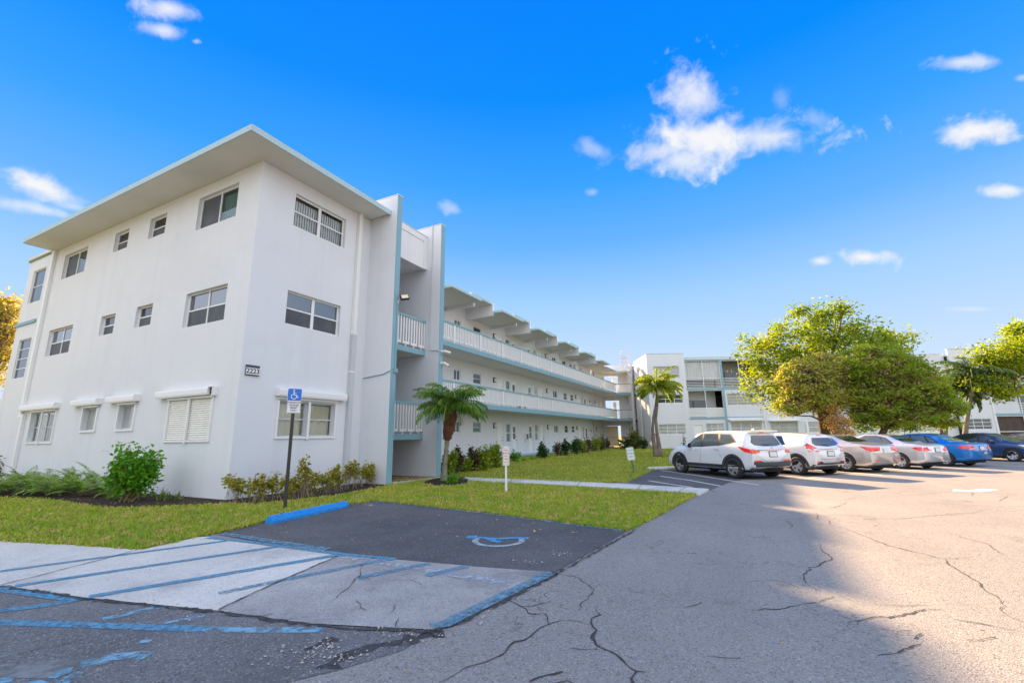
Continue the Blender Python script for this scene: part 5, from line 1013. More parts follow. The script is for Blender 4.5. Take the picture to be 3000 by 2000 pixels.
suv=dict(cat='car',L=4.70,W=1.88,xr=.95,xf=3.70,r=.365,sill=.30,clad=True,paint=SUVP,rim=RIMD,spokes=5,wst=1,
 plan=[(0,.93),(.1,.985),(.3,1),(.7,1),(.9,.97),(1,.88)],roofw=[(0,.60),(.1,.66),(.25,.70),(.6,.70),(.72,.70),(.85,.80),(1,.8)],
 bot=[(0,.40),(.35,.30),(4.2,.28),(4.7,.32)],top=[(0,1.02),(.12,1.10),(.28,1.36),(.42,1.62),(.65,1.655),(1.4,1.69),(2.3,1.68),(2.8,1.60),(3.2,1.38),(3.62,1.12),(4.1,1.05),(4.5,.93),(4.7,.78)],
 belt=[(0,1.0),(.12,1.08),(.5,1.20),(1.2,1.14),(2.0,1.07),(3.2,1.01),(3.7,.98),(4.5,.85),(4.7,.70)],cab=[(0,0),(.4,1),(2.8,1),(3.6,0),(4.7,0)],
 tail=[(.3,.10),(.45,.0),(.8,.0),(1.05,.03),(1.3,.12),(1.7,.3)],nose=[(.2,.05),(.5,0),(.8,.05),(1.1,.2)],
 side_glass=[([(2.72,1.10),(3.30,1.10),(3.18,1.20),(2.80,1.47),(2.62,1.555),(2.50,1.575),(2.48,1.12)],CARGL2),([(1.58,1.17),(2.42,1.125),(2.43,1.575),(1.72,1.575)],CARGL2),([(.86,1.30),(1.50,1.18),(1.60,1.57),(1.15,1.54)],CARGL2)],
 wtrim=[(.78,1.27),(1.5,1.15),(2.4,1.09),(3.40,1.065),(3.30,1.16),(2.86,1.47),(2.6,1.60),(1.7,1.61),(1.1,1.57)],
 doors=[[(2.50,.50,2.48,1.10)],[(1.52,.82,1.62,1.14)],[(3.36,.50,3.36,1.03)],[(1.52,.82,1.42,.72)]],handles=[(1.68,1.0),(2.68,.95)],mirror=(3.05,1.10),
 lamp_side=[([(.02,1.00),(.42,1.08),(.62,1.13),(.66,1.10),(.40,.94),(.10,.90)],TAILR)],
 lamp_rear=[([(.55,.92),(.95,.90),(.97,1.04),(.60,1.02)],TAILO),([(.76,.90),(1.0,.90),(1.0,1.06),(.76,1.04)],TAILR)],
 head=[([(4.25,.86),(4.6,.80),(4.62,.86),(4.3,.97),(4.05,.99)],LAMPC)],
 windscreen=[(2.92,-.52),(3.48,-.66),(3.60,0),(3.48,.66),(2.92,.52),(2.98,0)],
 rearglass_x=[(-.60,1.17),(-.30,1.13),(.30,1.13),(.60,1.17),(.66,1.26),(.52,1.50),(-.52,1.50),(-.66,1.26)],
 plate=(0,.86),
 rear=[('rear_bumper_cladding',[(-.93,.34),(.93,.34),(.93,.62),(.5,.62),(.45,.60),(-.45,.60),(-.5,.62),(-.93,.62)],CLAD,.006),('skid_plate',[(-.5,.36),(.5,.36),(.62,.44),(.55,.49),(-.55,.49),(-.62,.44)],mat('skid_silver',(.45,.46,.47),.4,metal=.6),.012),
  ('reflector',[(.52,.615),(.90,.615),(.90,.665),(.56,.66)],TAILR,.012),('reflector',[(-.52,.615),(-.90,.615),(-.90,.665),(-.56,.66)],TAILR,.012),('chrome_strip',[(-.5,.975),(.5,.975),(.5,.99),(-.5,.99)],CHROME,.010),('high_brake_light',[(-.14,1.585),(.14,1.585),(.14,1.615),(-.14,1.615)],TAILR,.006),
  ('wiper',[(-.02,1.16),(.30,1.175),(.30,1.19),(-.02,1.19)],BLACKP,.02),('badge',circ(0,1.045,.045,n=14),CHROME,.012),('tailgate_seam',[(-.62,.63),(.62,.63),(.62,.638),(-.62,.638)],UNDER,.006)])
t=make_car(suv,'white SUV with dark grey cladding parked nearest the lawn',*place((.08,19.2),suv),scale=(1.04,1,1))
sp_=MB(); sp_.add([(.30,-.62,1.665),(.30,.62,1.665),(.62,.6,1.70),(.62,-.6,1.70),(.30,-.62,1.63),(.30,.62,1.63)],[(0,1,2,3),(4,5,1,0)]); sp_.build('roof_spoiler',SUVP,t)
an=MB(); an.add([(.72,-.03,1.68),(.72,.03,1.68),(.92,0,1.68),(.74,0,1.76)],[(0,1,3),(1,2,3),(2,0,3)]); an.build('roof_antenna',SUVP,t)
hat=dict(suv,L=4.12,W=1.77,xr=.80,xf=3.33,r=.34,paint=paint('car_white_warm',(.76,.765,.77)),rim=RIM,spokes=5,
 plan=[(0,.86),(.1,.96),(.3,1),(.7,1),(.9,.96),(1,.85)],roofw=[(0,.52),(.1,.60),(.25,.66),(.6,.68),(.85,.8),(1,.8)],
 top=[(0,.98),(.1,1.06),(.25,1.28),(.45,1.49),(.7,1.53),(1.3,1.57),(2.0,1.57),(2.4,1.50),(2.8,1.30),(3.2,1.07),(3.7,.98),(4.12,.72)],belt=[(0,.97),(.12,1.04),(.5,1.16),(1.2,1.08),(2.8,.98),(3.3,.93),(3.9,.8),(4.12,.66)],cab=[(0,0),(.4,1),(2.4,1),(3.2,0),(4.12,0)],bot=[(0,.36),(.35,.26),(3.8,.26),(4.12,.3)],sill=.28,
 side_glass=[([(2.32,1.06),(2.86,1.05),(2.5,1.36),(2.2,1.46),(2.1,1.47),(2.08,1.07)],CARGL),([(1.25,1.12),(2.0,1.08),(2.02,1.47),(1.5,1.46)],CARGL)],wtrim=None,doors=[[(2.1,.45,2.08,1.05)],[(2.9,.45,2.9,1.0)]],handles=[(2.25,.92)],mirror=(2.7,1.05),
 lamp_side=[([(.05,.98),(.45,1.12),(.30,1.0),(.08,.90)],TAILR)],lamp_rear=[([(.50,.90),(.84,.88),(.86,.94),(.82,.99),(.60,1.0)],LAMPC),([(.60,.99),(.82,.98),(.78,1.22),(.74,1.25),(.68,1.12)],TAILR),([(.50,.885),(.85,.87),(.86,.91),(.54,.915)],TAILR)],
 head=[],windscreen=[(2.5,-.48),(3.02,-.62),(3.14,0),(3.02,.62),(2.5,.48),(2.54,0)],rearglass_x=[(-.56,1.10),(0,1.06),(.56,1.10),(.58,1.18),(.45,1.38),(-.45,1.38),(-.58,1.18)],plate=(0,.80),
 rear=[('rear_bumper_cladding',[(-.86,.30),(.86,.30),(.86,.50),(.5,.53),(.4,.47),(-.4,.47),(-.5,.53),(-.86,.50)],CLAD,.008),('reflector',circ(.66,.50,.045,n=12),TAILR,.016),('reflector',circ(-.66,.50,.045,n=12),TAILR,.016),('high_brake_light',[(-.12,1.455),(.12,1.455),(.12,1.48),(-.12,1.48)],TAILR,.006),('wiper',[(-.02,1.09),(.26,1.11),(.26,1.13),(-.02,1.12)],BLACKP,.02),('tailgate_seam',[(-.55,.60),(.55,.60),(.55,.608),(-.55,.608)],UNDER,.006)])
make_car(hat,'small white hatchback with dark bumper beside the white SUV',*place((2.15,21.35),hat))
def sedan(**k):
    d=dict(L=4.6,W=1.76,xr=1.02,xf=3.65,r=.32,sill=.22,paint=SILV,rim=RIM,spokes=7,
     plan=[(0,.90),(.08,.96),(.3,1),(.7,1),(.9,.96),(1,.86)],roofw=[(0,.80),(.12,.80),(.2,.72),(.3,.655),(.6,.66),(.72,.74),(.85,.82),(1,.82)],
     bot=[(0,.30),(.35,.22),(4.2,.2),(4.6,.26)],top=[(0,.92),(.08,1.0),(.5,1.045),(.80,1.06),(1.15,1.20),(1.55,1.385),(2.0,1.455),(2.5,1.455),(2.9,1.37),(3.35,1.12),(3.6,1.0),(4.1,.92),(4.45,.80),(4.6,.64)],
     belt=[(0,.90),(.08,.97),(.5,1.0),(1.2,1.0),(2.2,.96),(3.3,.92),(3.7,.88),(4.4,.74),(4.6,.58)],cab=[(0,0),(.7,0),(1.5,1),(2.9,1),(3.5,0),(4.6,0)],tail=[(.2,.12),(.35,.02),(.6,.0),(.8,.05),(1.0,.10)],nose=[(.2,.05),(.5,0),(.9,.15)],
     side_glass=[([(2.42,1.0),(3.15,.97),(2.80,1.24),(2.5,1.36),(2.42,1.37)],CARGL2),([(1.62,1.03),(2.34,1.0),(2.34,1.375),(1.85,1.35)],CARGL2),([(1.30,1.06),(1.56,1.04),(1.76,1.32),(1.6,1.27)],CARGL2)],
     wtrim=[(1.22,1.05),(1.6,1.0),(3.28,.945),(2.84,1.26),(2.5,1.40),(2.0,1.40),(1.6,1.31)],doors=[[(2.38,.35,2.38,.98)],[(1.55,.75,1.62,.99)],[(1.55,.75,1.46,.62)],[(3.2,.35,3.2,.93)]],handles=[(1.72,.85),(2.55,.82)],hpaint=True,mirror=(2.98,.98),
     lamp_side=[([(.03,.93),(.40,.92),(.52,.87),(.30,.77),(.06,.78)],TAILR)],lamp_rear=[([(.50,.78),(.86,.74),(.88,.92),(.55,.90)],TAILR)],
     windscreen=[(2.68,-.52),(3.30,-.68),(3.44,0),(3.30,.68),(2.68,.52),(2.74,0)],rearglass_z=[(1.0,-.60),(1.55,-.47),(1.50,0),(1.55,.47),(1.0,.60),(.93,0)],plate=(0,.80),
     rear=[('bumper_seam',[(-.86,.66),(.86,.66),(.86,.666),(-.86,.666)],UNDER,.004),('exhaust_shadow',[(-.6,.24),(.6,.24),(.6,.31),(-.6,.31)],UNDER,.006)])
    d.update(k); return d
lx=sedan(L=5.0,W=1.86,xr=1.1,xf=4.0,r=.36,paint=CHAMP,rim=RIM,spokes=20,wst=2,bot=[(0,.30),(.35,.22),(4.6,.2),(5.0,.26)],
     top=[(0,.98),(.08,1.06),(.5,1.10),(.85,1.12),(1.3,1.25),(1.75,1.42),(2.2,1.48),(2.7,1.475),(3.1,1.39),(3.6,1.14),(3.9,1.04),(4.5,.95),(4.85,.82),(5,.64)],belt=[(0,.96),(.08,1.03),(.5,1.05),(1.3,1.04),(2.2,1.0),(3.5,.96),(4,.92),(4.8,.76),(5,.58)],cab=[(0,0),(.8,0),(1.7,1),(3.1,1),(3.8,0),(5,0)],
     side_glass=[([(2.62,1.05),(3.35,1.02),(3.0,1.29),(2.75,1.39),(2.62,1.40)],CARGL2),([(1.80,1.08),(2.54,1.05),(2.54,1.405),(2.05,1.38)],CARGL2),([(1.45,1.11),(1.74,1.09),(1.95,1.35),(1.8,1.32)],CARGL)],wtrim=[(1.36,1.10),(1.8,1.055),(3.5,.99),(3.04,1.32),(2.75,1.43),(2.2,1.43),(1.7,1.33)],trimm=CHROME,handles=[(1.9,.90),(2.8,.87)],hpaint=False,mirror=(3.2,1.02),doors=[[(2.58,.35,2.58,1.03)],[(1.72,.8,1.78,1.05)],[(1.72,.8,1.60,.66)],[(3.5,.35,3.5,.98)]],
     lamp_side=[([(.03,.99),(.38,1.0),(.50,1.02),(.25,.86),(.06,.84)],TAILR)],lamp_rear=[([(.34,.84),(.93,.80),(.95,1.0),(.30,1.0)],TAILR),([(.36,.86),(.55,.85),(.55,.89),(.36,.89)],mat('lamp_dark_red',(.16,.01,.015),.15,coat=1))],windscreen=[(2.88,-.55),(3.52,-.70),(3.66,0),(3.52,.70),(2.88,.55),(2.94,0)],rearglass_z=[(1.12,-.64),(1.72,-.50),(1.66,0),(1.72,.50),(1.12,.64),(1.04,0)],plate=(0,.86),prec=CHAMP,
     rear=[('bumper_seam',[(-.9,.73),(.9,.73),(.9,.737),(-.9,.737)],UNDER,.004),('reflector',[(.42,.46),(.68,.46),(.68,.50),(.42,.50)],TAILR,.01),('reflector',[(-.42,.46),(-.68,.46),(-.68,.50),(-.42,.50)],TAILR,.01),('exhaust_trim',[(.40,.30),(.72,.30),(.82,.42),(.62,.40)],CHROME,.012),('exhaust_trim',[(-.40,.30),(-.72,.30),(-.82,.42),(-.62,.40)],CHROME,.012),('diffuser',[(-.4,.24),(.4,.24),(.4,.33),(-.4,.33)],UNDER,.006)])
make_car(lx,'champagne silver sedan with large mesh alloy wheels, third car from the lawn',*place((4.05,23.65),lx))
co=sedan(); co['lamp_rear']=[([(.48,.80),(.84,.75),(.86,.90),(.55,.92)],TAILR),(circ(.62,.835,.05,n=12),LAMPC)]
make_car(co,'silver compact sedan with oval red tail lamps beside the bright blue sedan',*place((6.3,25.95),co))
bl=sedan(paint=BLUC,L=4.55); bl['lamp_rear']=[([(.46,.84),(.84,.78),(.86,.94),(.55,.95)],TAILR),([(.56,.84),(.72,.81),(.72,.88),(.58,.90)],TAILO)]; bl['rear']=bl['rear']+[('sticker',[(-.15,.56),(-.04,.56),(-.04,.62),(-.15,.62)],SIGNW,.012),('sticker',[(-.32,.55),(-.20,.55),(-.20,.64),(-.32,.64)],SIGNW,.012)]
make_car(bl,'bright blue compact sedan with white bumper stickers',*place((8.45,28.3),bl))
cv=sedan(paint=BLUD,top=[(0,.92),(.08,.98),(.4,1.02),(.75,1.06),(1.2,1.24),(1.7,1.40),(2.2,1.44),(2.6,1.40),(3.0,1.24),(3.5,1.0),(3.8,.94),(4.2,.86),(4.45,.76),(4.6,.62)],wgl=mat('sunny_glass',(.16,.20,.20),.05,spec=1,coat=.6),side_glass=[([(2.42,1.0),(3.25,.95),(2.80,1.21),(2.5,1.31),(2.42,1.33)],CARGL),([(1.40,1.06),(2.34,1.0),(2.34,1.34),(1.8,1.29)],CARGL)],head=[([(4.1,.74),(4.5,.62),(4.45,.74),(4.0,.84),(3.9,.82)],LAMPC)],windscreen=[(2.75,-.52),(3.52,-.68),(3.66,0),(3.52,.68),(2.75,.52),(2.8,0)])
make_car(cv,'slate blue sedan backed in with its nose towards the lane',*place((10.45,34.7),cv,(.72,-.69)))
dk=sedan(paint=DKB); make_car(dk,'dark blue sedan at the right edge behind the slate blue sedan',*place((13.2,36.2),dk,(.72,-.69)))
# ================================================================== PLANTS
def inpoly(x,y,poly):
    c=np.zeros(len(x),bool); n=len(poly); j=n-1
    for i in range(n):
        xi,yi=poly[i][0],poly[i][1]; xj,yj=poly[j][0],poly[j][1]
        c^=((yi>y)!=(yj>y))&(x<(xj-xi)*(y-yi)/((yj-yi) if yj!=yi else 1e-9)+xi); j=i
    return c
def raw_mesh(name,V,k,m,parent=None,mats=None):
    """V: (n*k,3) vertices, one face for every k of them"""
    nf=len(V)//k; me=bpy.data.meshes.new(name); me.vertices.add(len(V)); me.vertices.foreach_set('co',np.ascontiguousarray(V,dtype=np.float32).ravel())
    me.loops.add(len(V)); me.loops.foreach_set('vertex_index',np.arange(len(V),dtype=np.int32)); me.polygons.add(nf); me.polygons.foreach_set('loop_start',np.arange(0,len(V),k,dtype=np.int32)); 
    try: me.polygons.foreach_set('loop_total',np.full(nf,k,dtype=np.int32))
    except Exception: pass
    for q in (m if isinstance(m,(list,tuple)) else [m]): me.materials.append(q)
    if mats is not None: me.polygons.foreach_set('material_index',np.asarray(mats,dtype=np.int32))
    me.update(calc_edges=True); o=bpy.data.objects.new(name,me); COL.objects.link(o); o.parent=parent; return o
def unit(a): return a/np.maximum(np.linalg.norm(a,axis=1,keepdims=True),1e-9)
def leaves(pts,size,aspect=.5,droop=0,up=.0,rg=rng):
    """pointed leaf quads at pts; size scalar or array"""
    n=len(pts); size=np.broadcast_to(size,(n,))*rg.uniform(.6,1.35,n); d=rg.normal(size=(n,3)); d[:,2]=d[:,2]*.6-droop+up; d=unit(d); w=unit(np.cross(d,rg.normal(size=(n,3))))
    s=size[:,None]; nn=np.cross(d,w)*s*.08
    return np.stack([pts,pts+d*s*.5+w*s*aspect*.5+nn,pts+d*s,pts+d*s*.5-w*s*aspect*.5+nn],1).reshape(-1,3)
def fol(name,c1,c2,c3=None,scale=2.5,tr=.35,tint=(1.3,1.25,.5),rough=.6):
    if name in MAT: return MAT[name]
    m=mat(name,c1,rough,noise=(scale,1.0,c2),trans=(tr,tint),spec=.35); nt=m.node_tree; N=nt.nodes; L=nt.links
    # leaf to leaf variation
    mixs=[n for n in N if n.type=='MIX' and n.blend_type=='MIX']; tc=[n for n in N if n.type=='TEX_COORD'][0]; wn=N.new('ShaderNodeTexNoise'); wn.inputs['Scale'].default_value=scale*9; wn.inputs['Detail'].default_value=1; L.new(tc.outputs['Object'],wn.inputs['Vector'])
    mr=N.new('ShaderNodeMapRange'); L.new(wn.outputs[0],mr.inputs[0]); mr.inputs[1].default_value=.54; mr.inputs[2].default_value=.66
    m3=N.new('ShaderNodeMix'); m3.data_type='RGBA'; L.new(mr.outputs[0],m3.inputs[0]); src=mixs[0].outputs[2]; L.new(src,m3.inputs[6]); m3.inputs[7].default_value=(*(c3 or tuple(x*.45 for x in c1)),1)
    b=N['Principled BSDF']; L.new(m3.outputs[2],b.inputs['Base Color'])
    for n in N:
        if n.type=='MIX' and n.blend_type=='MULTIPLY': L.new(m3.outputs[2],n.inputs[6])
    return m
BARK=mat('bark_grey_brown',(.13,.095,.07),.9,noise=(6,.8,(.06,.045,.035)),bump=(20,.9,.03)); TWIG=mat('twig_pale',(.26,.20,.14),.9)
# ---- grass blades
def grass(name,poly,n,rmin,rmax,seed,label,minus=()):
    rg=np.random.default_rng(seed); r=np.exp(rg.uniform(math.log(rmin),math.log(rmax),n)); a=rg.uniform(R(78),R(178),n); x=r*np.cos(a); y=r*np.sin(a)
    k=inpoly(x,y,[(float(p[0]),float(p[1])) for p in poly]); 
    for q in minus: k&=~inpoly(x,y,[(float(a_[0]),float(a_[1])) for a_ in q])
    x,y,r=x[k],y[k],r[k]; n=len(x); h=.032+.0016*r; h=h*rg.uniform(.5,1.35,n); w=.0035+.0011*r
    th=rg.uniform(0,6.283,n); b=np.stack([x,y,np.full(n,LZ-.005)],1); wv=np.stack([np.cos(th),np.sin(th),np.zeros(n)],1)*w[:,None]; t=b+np.stack([rg.normal(0,.5,n)*h,rg.normal(0,.5,n)*h,h],1)
    V=np.stack([b-wv,b+wv,t],1).reshape(-1,3); o=raw_mesh(name,V,3,fol('grass_blade',(.25,.40,.028),(.50,.50,.06),(.60,.46,.17),scale=.55,tr=.3,tint=(1.1,1.1,.5))); tag(o,label,'grass',kind='stuff')
grass('grass',lawn1,200000,6.0,24,1,'short green grass between the building and the parking bays',(bed1,bed3))
grass('grass',lawn2,150000,13,62,2,'short patchy green grass in front of the long wing',(bed2,bed3))
# ragged grass along the paving edges
def grass_edge(poly,label,seed):
    rg=np.random.default_rng(seed); V=[]
    for a,b in zip(poly,poly[1:]+poly[:1]):
        a=np.array(a[:2],float); b=np.array(b[:2],float); mid=(a+b)/2
        if np.linalg.norm(mid)>30 or mid[1]<1 or mid[0]<-25: continue
        L_=np.linalg.norm(b-a); n=int(L_*260/(1+np.linalg.norm(mid)/14)); t=rg.uniform(0,1,n)[:,None]; nn=np.array([-(b-a)[1],(b-a)[0]])/max(L_,1e-6); wob=.03*np.sin(t*L_*9+seed)+.02*np.sin(t*L_*23); q=a+(b-a)*t+nn*(rg.normal(0,.022,(n,1))+wob*.6)
        r=np.linalg.norm(q,axis=1); h=(.04+.0012*r)*rg.uniform(.5,1.5,n); w=.003+.0008*r; th=rg.uniform(0,6.283,n); B=np.concatenate([q,np.full((n,1),.012)],1); wv=np.stack([np.cos(th),np.sin(th),np.zeros(n)],1)*w[:,None]; T=B+np.stack([rg.normal(0,.6,n)*h,rg.normal(0,.6,n)*h,h],1); V.append(np.stack([B-wv,B+wv,T],1).reshape(-1,3))
    tag(raw_mesh('grass_edge',np.concatenate(V),3,MAT['grass_blade']),label,'grass',kind='stuff')
grass_edge(lawn1,'ragged grass fringe along the near lawn edges',1); grass_edge(lawn2,'ragged grass fringe along the far lawn edges',2)
# ---- shrubs
def shrub(name,label,base,w,h,m,nleaf=900,leaf=.06,stems=7,cat='shrub',group=None,shape=.5,aspect=.5,stem_m=None,flowers=None,hollow=.35,seed=None,low=.12,srad=1.,spread=.12):
    rg=np.random.default_rng(seed if seed is not None else int(abs(base[0]*971+base[1]*577))%99991); t=thing(name,label,cat,(base[0],base[1],LZ),0,group)
    nc=max(5,int(nleaf/45)); u_=unit(rg.normal(size=(nc,3))); rr=rg.uniform(hollow,1,nc)[:,None]; c=u_*rr; c=c*np.array([w,w*.85,h*(1-low)/2])+np.array([0,0,h*(1+low)/2]); c*=1
    sg=np.array([w,w,h])*.13; pts=c[rg.integers(0,nc,nleaf)]+rg.normal(size=(nleaf,3))*sg; pts[:,2]=np.abs(pts[:,2]); raw_mesh('foliage',leaves(pts,leaf,aspect,rg=rg),4,m,t)
    mb=MB()
    for i in range(stems):
        e=c[rg.integers(0,nc)]; b0=Vector((rg.normal(0,w*spread),rg.normal(0,w*spread),-.03)); mb.tube([b0,b0.lerp(Vector(e),.5)+Vector((rg.normal(0,.03),rg.normal(0,.03),.02)),Vector(e)],[(h*.016+.004)*srad,(h*.012+.003)*srad,.003],5)
    mb.build('stems',stem_m or BARK,t)
    if flowers:
        nf,fm,fs=flowers; k=c[np.argsort(-c[:,2])[:max(4,nc//2)]]; p=k[rg.integers(0,len(k),nf)]*np.array([1.12,1.12,1.05])+rg.normal(size=(nf,3))*sg*.5
        q=np.repeat(p,7,0)+rg.normal(size=(nf*7,3))*fs*.35; raw_mesh('flowers',leaves(q,fs,.35,rg=rg),4,fm,t)
    return t
def gshrub(name,label,bx,by,hw,hp,m,**k):
    p=G(bx,by,LZ); d=float((p-CAMP)@(-WM[:,2])); s=d/FPX; return shrub(name,label,(float(p[0]),float(p[1])),hw*s,hp*s,m,**k)
F_IX=fol('leaf_bright_green',(.08,.28,.012),(.18,.42,.02),(.04,.15,.01),scale=5); F_FERN=fol('leaf_fern',(.20,.40,.035),(.33,.50,.08),(.12,.24,.04),scale=3); F_COL=fol('leaf_coleus',(.26,.32,.03),(.38,.36,.05),(.28,.04,.02),scale=7)
F_YEL=fol('leaf_yellow_green',(.36,.42,.025),(.18,.28,.025),(.10,.15,.02),scale=3); F_RED=fol('leaf_burgundy',(.09,.05,.04),(.14,.12,.04),(.05,.02,.03),scale=4); F_DKG=fol('leaf_dark_green',(.03,.09,.02),(.06,.14,.03),(.015,.04,.012),scale=3); F_CRO=fol('leaf_croton',(.05,.12,.02),(.14,.20,.03),(.22,.04,.02),scale=5)
REDF=mat('red_petal',(.55,.03,.03),.5,trans=(.3,(1,1,1)))
P0=G(385,1468,LZ)
shrub('flowering_shrub','large glossy green shrub with red flowers against the white wall',(float(P0[0]),float(P0[1])),.66,1.25,F_IX,nleaf=3000,leaf=.115,stems=26,aspect=.55,flowers=(46,REDF,.05),stem_m=mat('shrub_stem',(.22,.16,.09),.8),low=.22,hollow=.5,seed=5)
gshrub('croton_bush','dark green and red leaved bush at the far left end of the bed',55,1402,85,72,F_CRO,nleaf=2600,leaf=.12,stems=10,low=.05,flowers=(14,REDF,.06))
for i,(x,y) in enumerate([(165,1408),(-60,1425)]): gshrub('croton_bush',['small dark leaved bush between the downpipe and the ferns','dark bush cut off by the left edge of the photo'][i],x,y,50,60,F_DKG if i==0 else F_CRO,nleaf=900,leaf=.1,low=.05,seed=31+i)
# ---- fronds (ferns, palms)
def frond(length,rise,droop,width,nl,rg,leafw=.018,hang=.3,vee=.4,tip=.25,start=.12,segs=12):
    """a frond along +x from the origin: returns leaflet quads and rachis path"""
    path=[]; x=z=0.; ang=rise
    for i in range(segs+1):
        path.append((x,0.,z)); ds=length/segs; ang-=droop/segs*(.5+1.0*i/segs); x+=ds*math.cos(ang); z+=ds*math.sin(ang)
    P=np.array(path); L_=[]
    for s in (1,-1):
        for i in range(nl):
            t=start+(1-start)*(i+rg.uniform(-.3,.3))/nl; t=min(max(t,0),.999); f=t*segs; k=int(f); p=P[k]+(P[k+1]-P[k])*(f-k); tg=P[k+1]-P[k]; tg=tg/np.linalg.norm(tg)
            lw=width*(math.sin(math.pi*min(1,(t*.86+.12)))**.6)*(1-(t**4)*.5)*rg.uniform(.8,1.1); side=np.array([0,s,0.]); d=tg*(.45+tip*t+rg.normal(0,.12))+side*rg.uniform(.55,1.05)+np.array([0,0,vee-hang*rg.uniform(.5,1.6)]); d/=np.linalg.norm(d)
            q=p+d*lw*.55; d2=d+np.array([0,0,-hang*1.1]); d2/=np.linalg.norm(d2); e=q+d2*lw*.45; wv=np.cross(d,np.array([0,0,1.])+side*.4); wv/=max(np.linalg.norm(wv),1e-6); wv*=leafw
            L_.append([p-wv*.5,p+wv*.5,q+wv,q-wv]); L_.append([q-wv,q+wv,e+wv*.2,e-wv*.2])
    return np.array(L_).reshape(-1,3),P
def rotz(V,a,o=(0,0,0)):
    c,s=math.cos(a),math.sin(a); V=np.asarray(V); return np.stack([V[:,0]*c-V[:,1]*s+o[0],V[:,0]*s+V[:,1]*c+o[1],V[:,2]+o[2]],1)
def fern(label,bx,by,size,seed,m=F_FERN):
    rg=np.random.default_rng(seed); p=G(bx,by,LZ); t=thing('fern',label,'fern',(float(p[0]),float(p[1]),LZ),0,'ferns in the left bed'); A=[]; mb=MB()
    for k in range(22):
        V,Pt=frond(size*rg.uniform(.7,1.15),R(rg.uniform(35,82)),R(rg.uniform(55,110)),size*.17,15,rg,leafw=.020,hang=.15,vee=.1,tip=.3,start=.2,segs=7); a=rg.uniform(0,6.28); A.append(rotz(V,a)); mb.tube(rotz(Pt,a).tolist(),.006,4)
    raw_mesh('fronds',np.concatenate(A),4,m,t); mb.build('stalks',TWIG,t)
for i,(x,y,s,lb) in enumerate([(30,1440,.95,'at the left edge of the bed'),(95,1447,1.0,'second from the left edge'),(165,1450,1.0,'third from the left edge'),(235,1452,.95,'fourth from the left, in front'),(300,1452,.9,'fifth from the left, beside the flowering shrub'),(60,1420,1.05,'behind the left front ferns'),(140,1425,1.05,'behind the middle of the fern row'),(215,1428,1.1,'behind the fourth fern'),(275,1430,1.1,'against the wall left of the flowering shrub'),(-30,1450,1.0,'half outside the left edge'),(335,1455,.7,'small one at the foot of the flowering shrub'),(195,1440,.95,'low one in the middle of the row')]):
    fern('light green fern, '+lb,x,y,s,40+i)
# spiky plants
def spiky(label,bx,by,hp,n,seed,m,name='spiky_plant',group='spiky plants in the mulch',wd=.022,cat='plant'):
    rg=np.random.default_rng(seed); p=G(bx,by,LZ); d=float((p-CAMP)@(-WM[:,2])); h=hp*d/FPX; t=thing(name,label,cat,(float(p[0]),float(p[1]),LZ),0,group); V=[]
    for k in range(n):
        a=rg.uniform(0,6.28); el=R(rg.uniform(25,85)); L_=h*rg.uniform(.7,1.3); o=np.array([rg.normal(0,h*.2),rg.normal(0,h*.2),0]); q=o; an=el; w=np.array([-math.sin(a),math.cos(a),0])*wd
        for s in range(4):
            dv=np.array([math.cos(a)*math.cos(an),math.sin(a)*math.cos(an),math.sin(an)])*L_/4; e=q+dv; w0=w*(1-s/4.); w1=w*(1-(s+1)/4.); V+= [q-w0,q+w0,e+w1,e-w1]; q=e; an-=R(16)
    raw_mesh('blades',np.array(V),4,m,t)
F_SPK=fol('leaf_spiky',(.16,.24,.07),(.26,.32,.12),(.10,.17,.05),scale=5)
spiky('pale green spiky plant left of the shrub stems',325,1462,36,34,3,F_SPK); spiky('pale green spiky plant right of the shrub stems',478,1464,42,44,4,F_SPK); spiky('small pale spiky plant beside the other one near the bare wall',520,1462,32,24,5,F_SPK)
spiky('tuft of bright green strap leaves at the palm foot',1325,1415,40,60,6,F_IX,name='lily_clump',group=None,wd=.03)
# coleus row
for i,(x,y,hw,hp,lb) in enumerate([(690,1474,38,88,'first at the building corner'),(745,1474,34,92,'second from the corner'),(800,1468,32,88,'just left of the sign post'),(850,1462,28,84,'just right of the sign post'),(884,1458,22,125,'tallest one with a single high shoot'),(912,1452,30,76,'right of the tallest one'),(955,1446,30,74,'in the middle of the row'),(985,1440,26,88,'left of the downpipe foot'),(1018,1432,28,80,'in front of the downpipe'),(1058,1424,30,80,'second from the fin wall'),(1084,1418,22,66,'nearest the fin wall')]):
    gshrub('coleus_plant','leggy red and yellow-green coleus, '+lb,x,y,hw*1.3,hp*.84,F_COL,nleaf=330,leaf=.095,stems=16,aspect=.62,cat='plant',group='coleus plants along the east wall',stem_m=TWIG,low=.26,hollow=.2,seed=70+i,srad=.4,spread=.4)
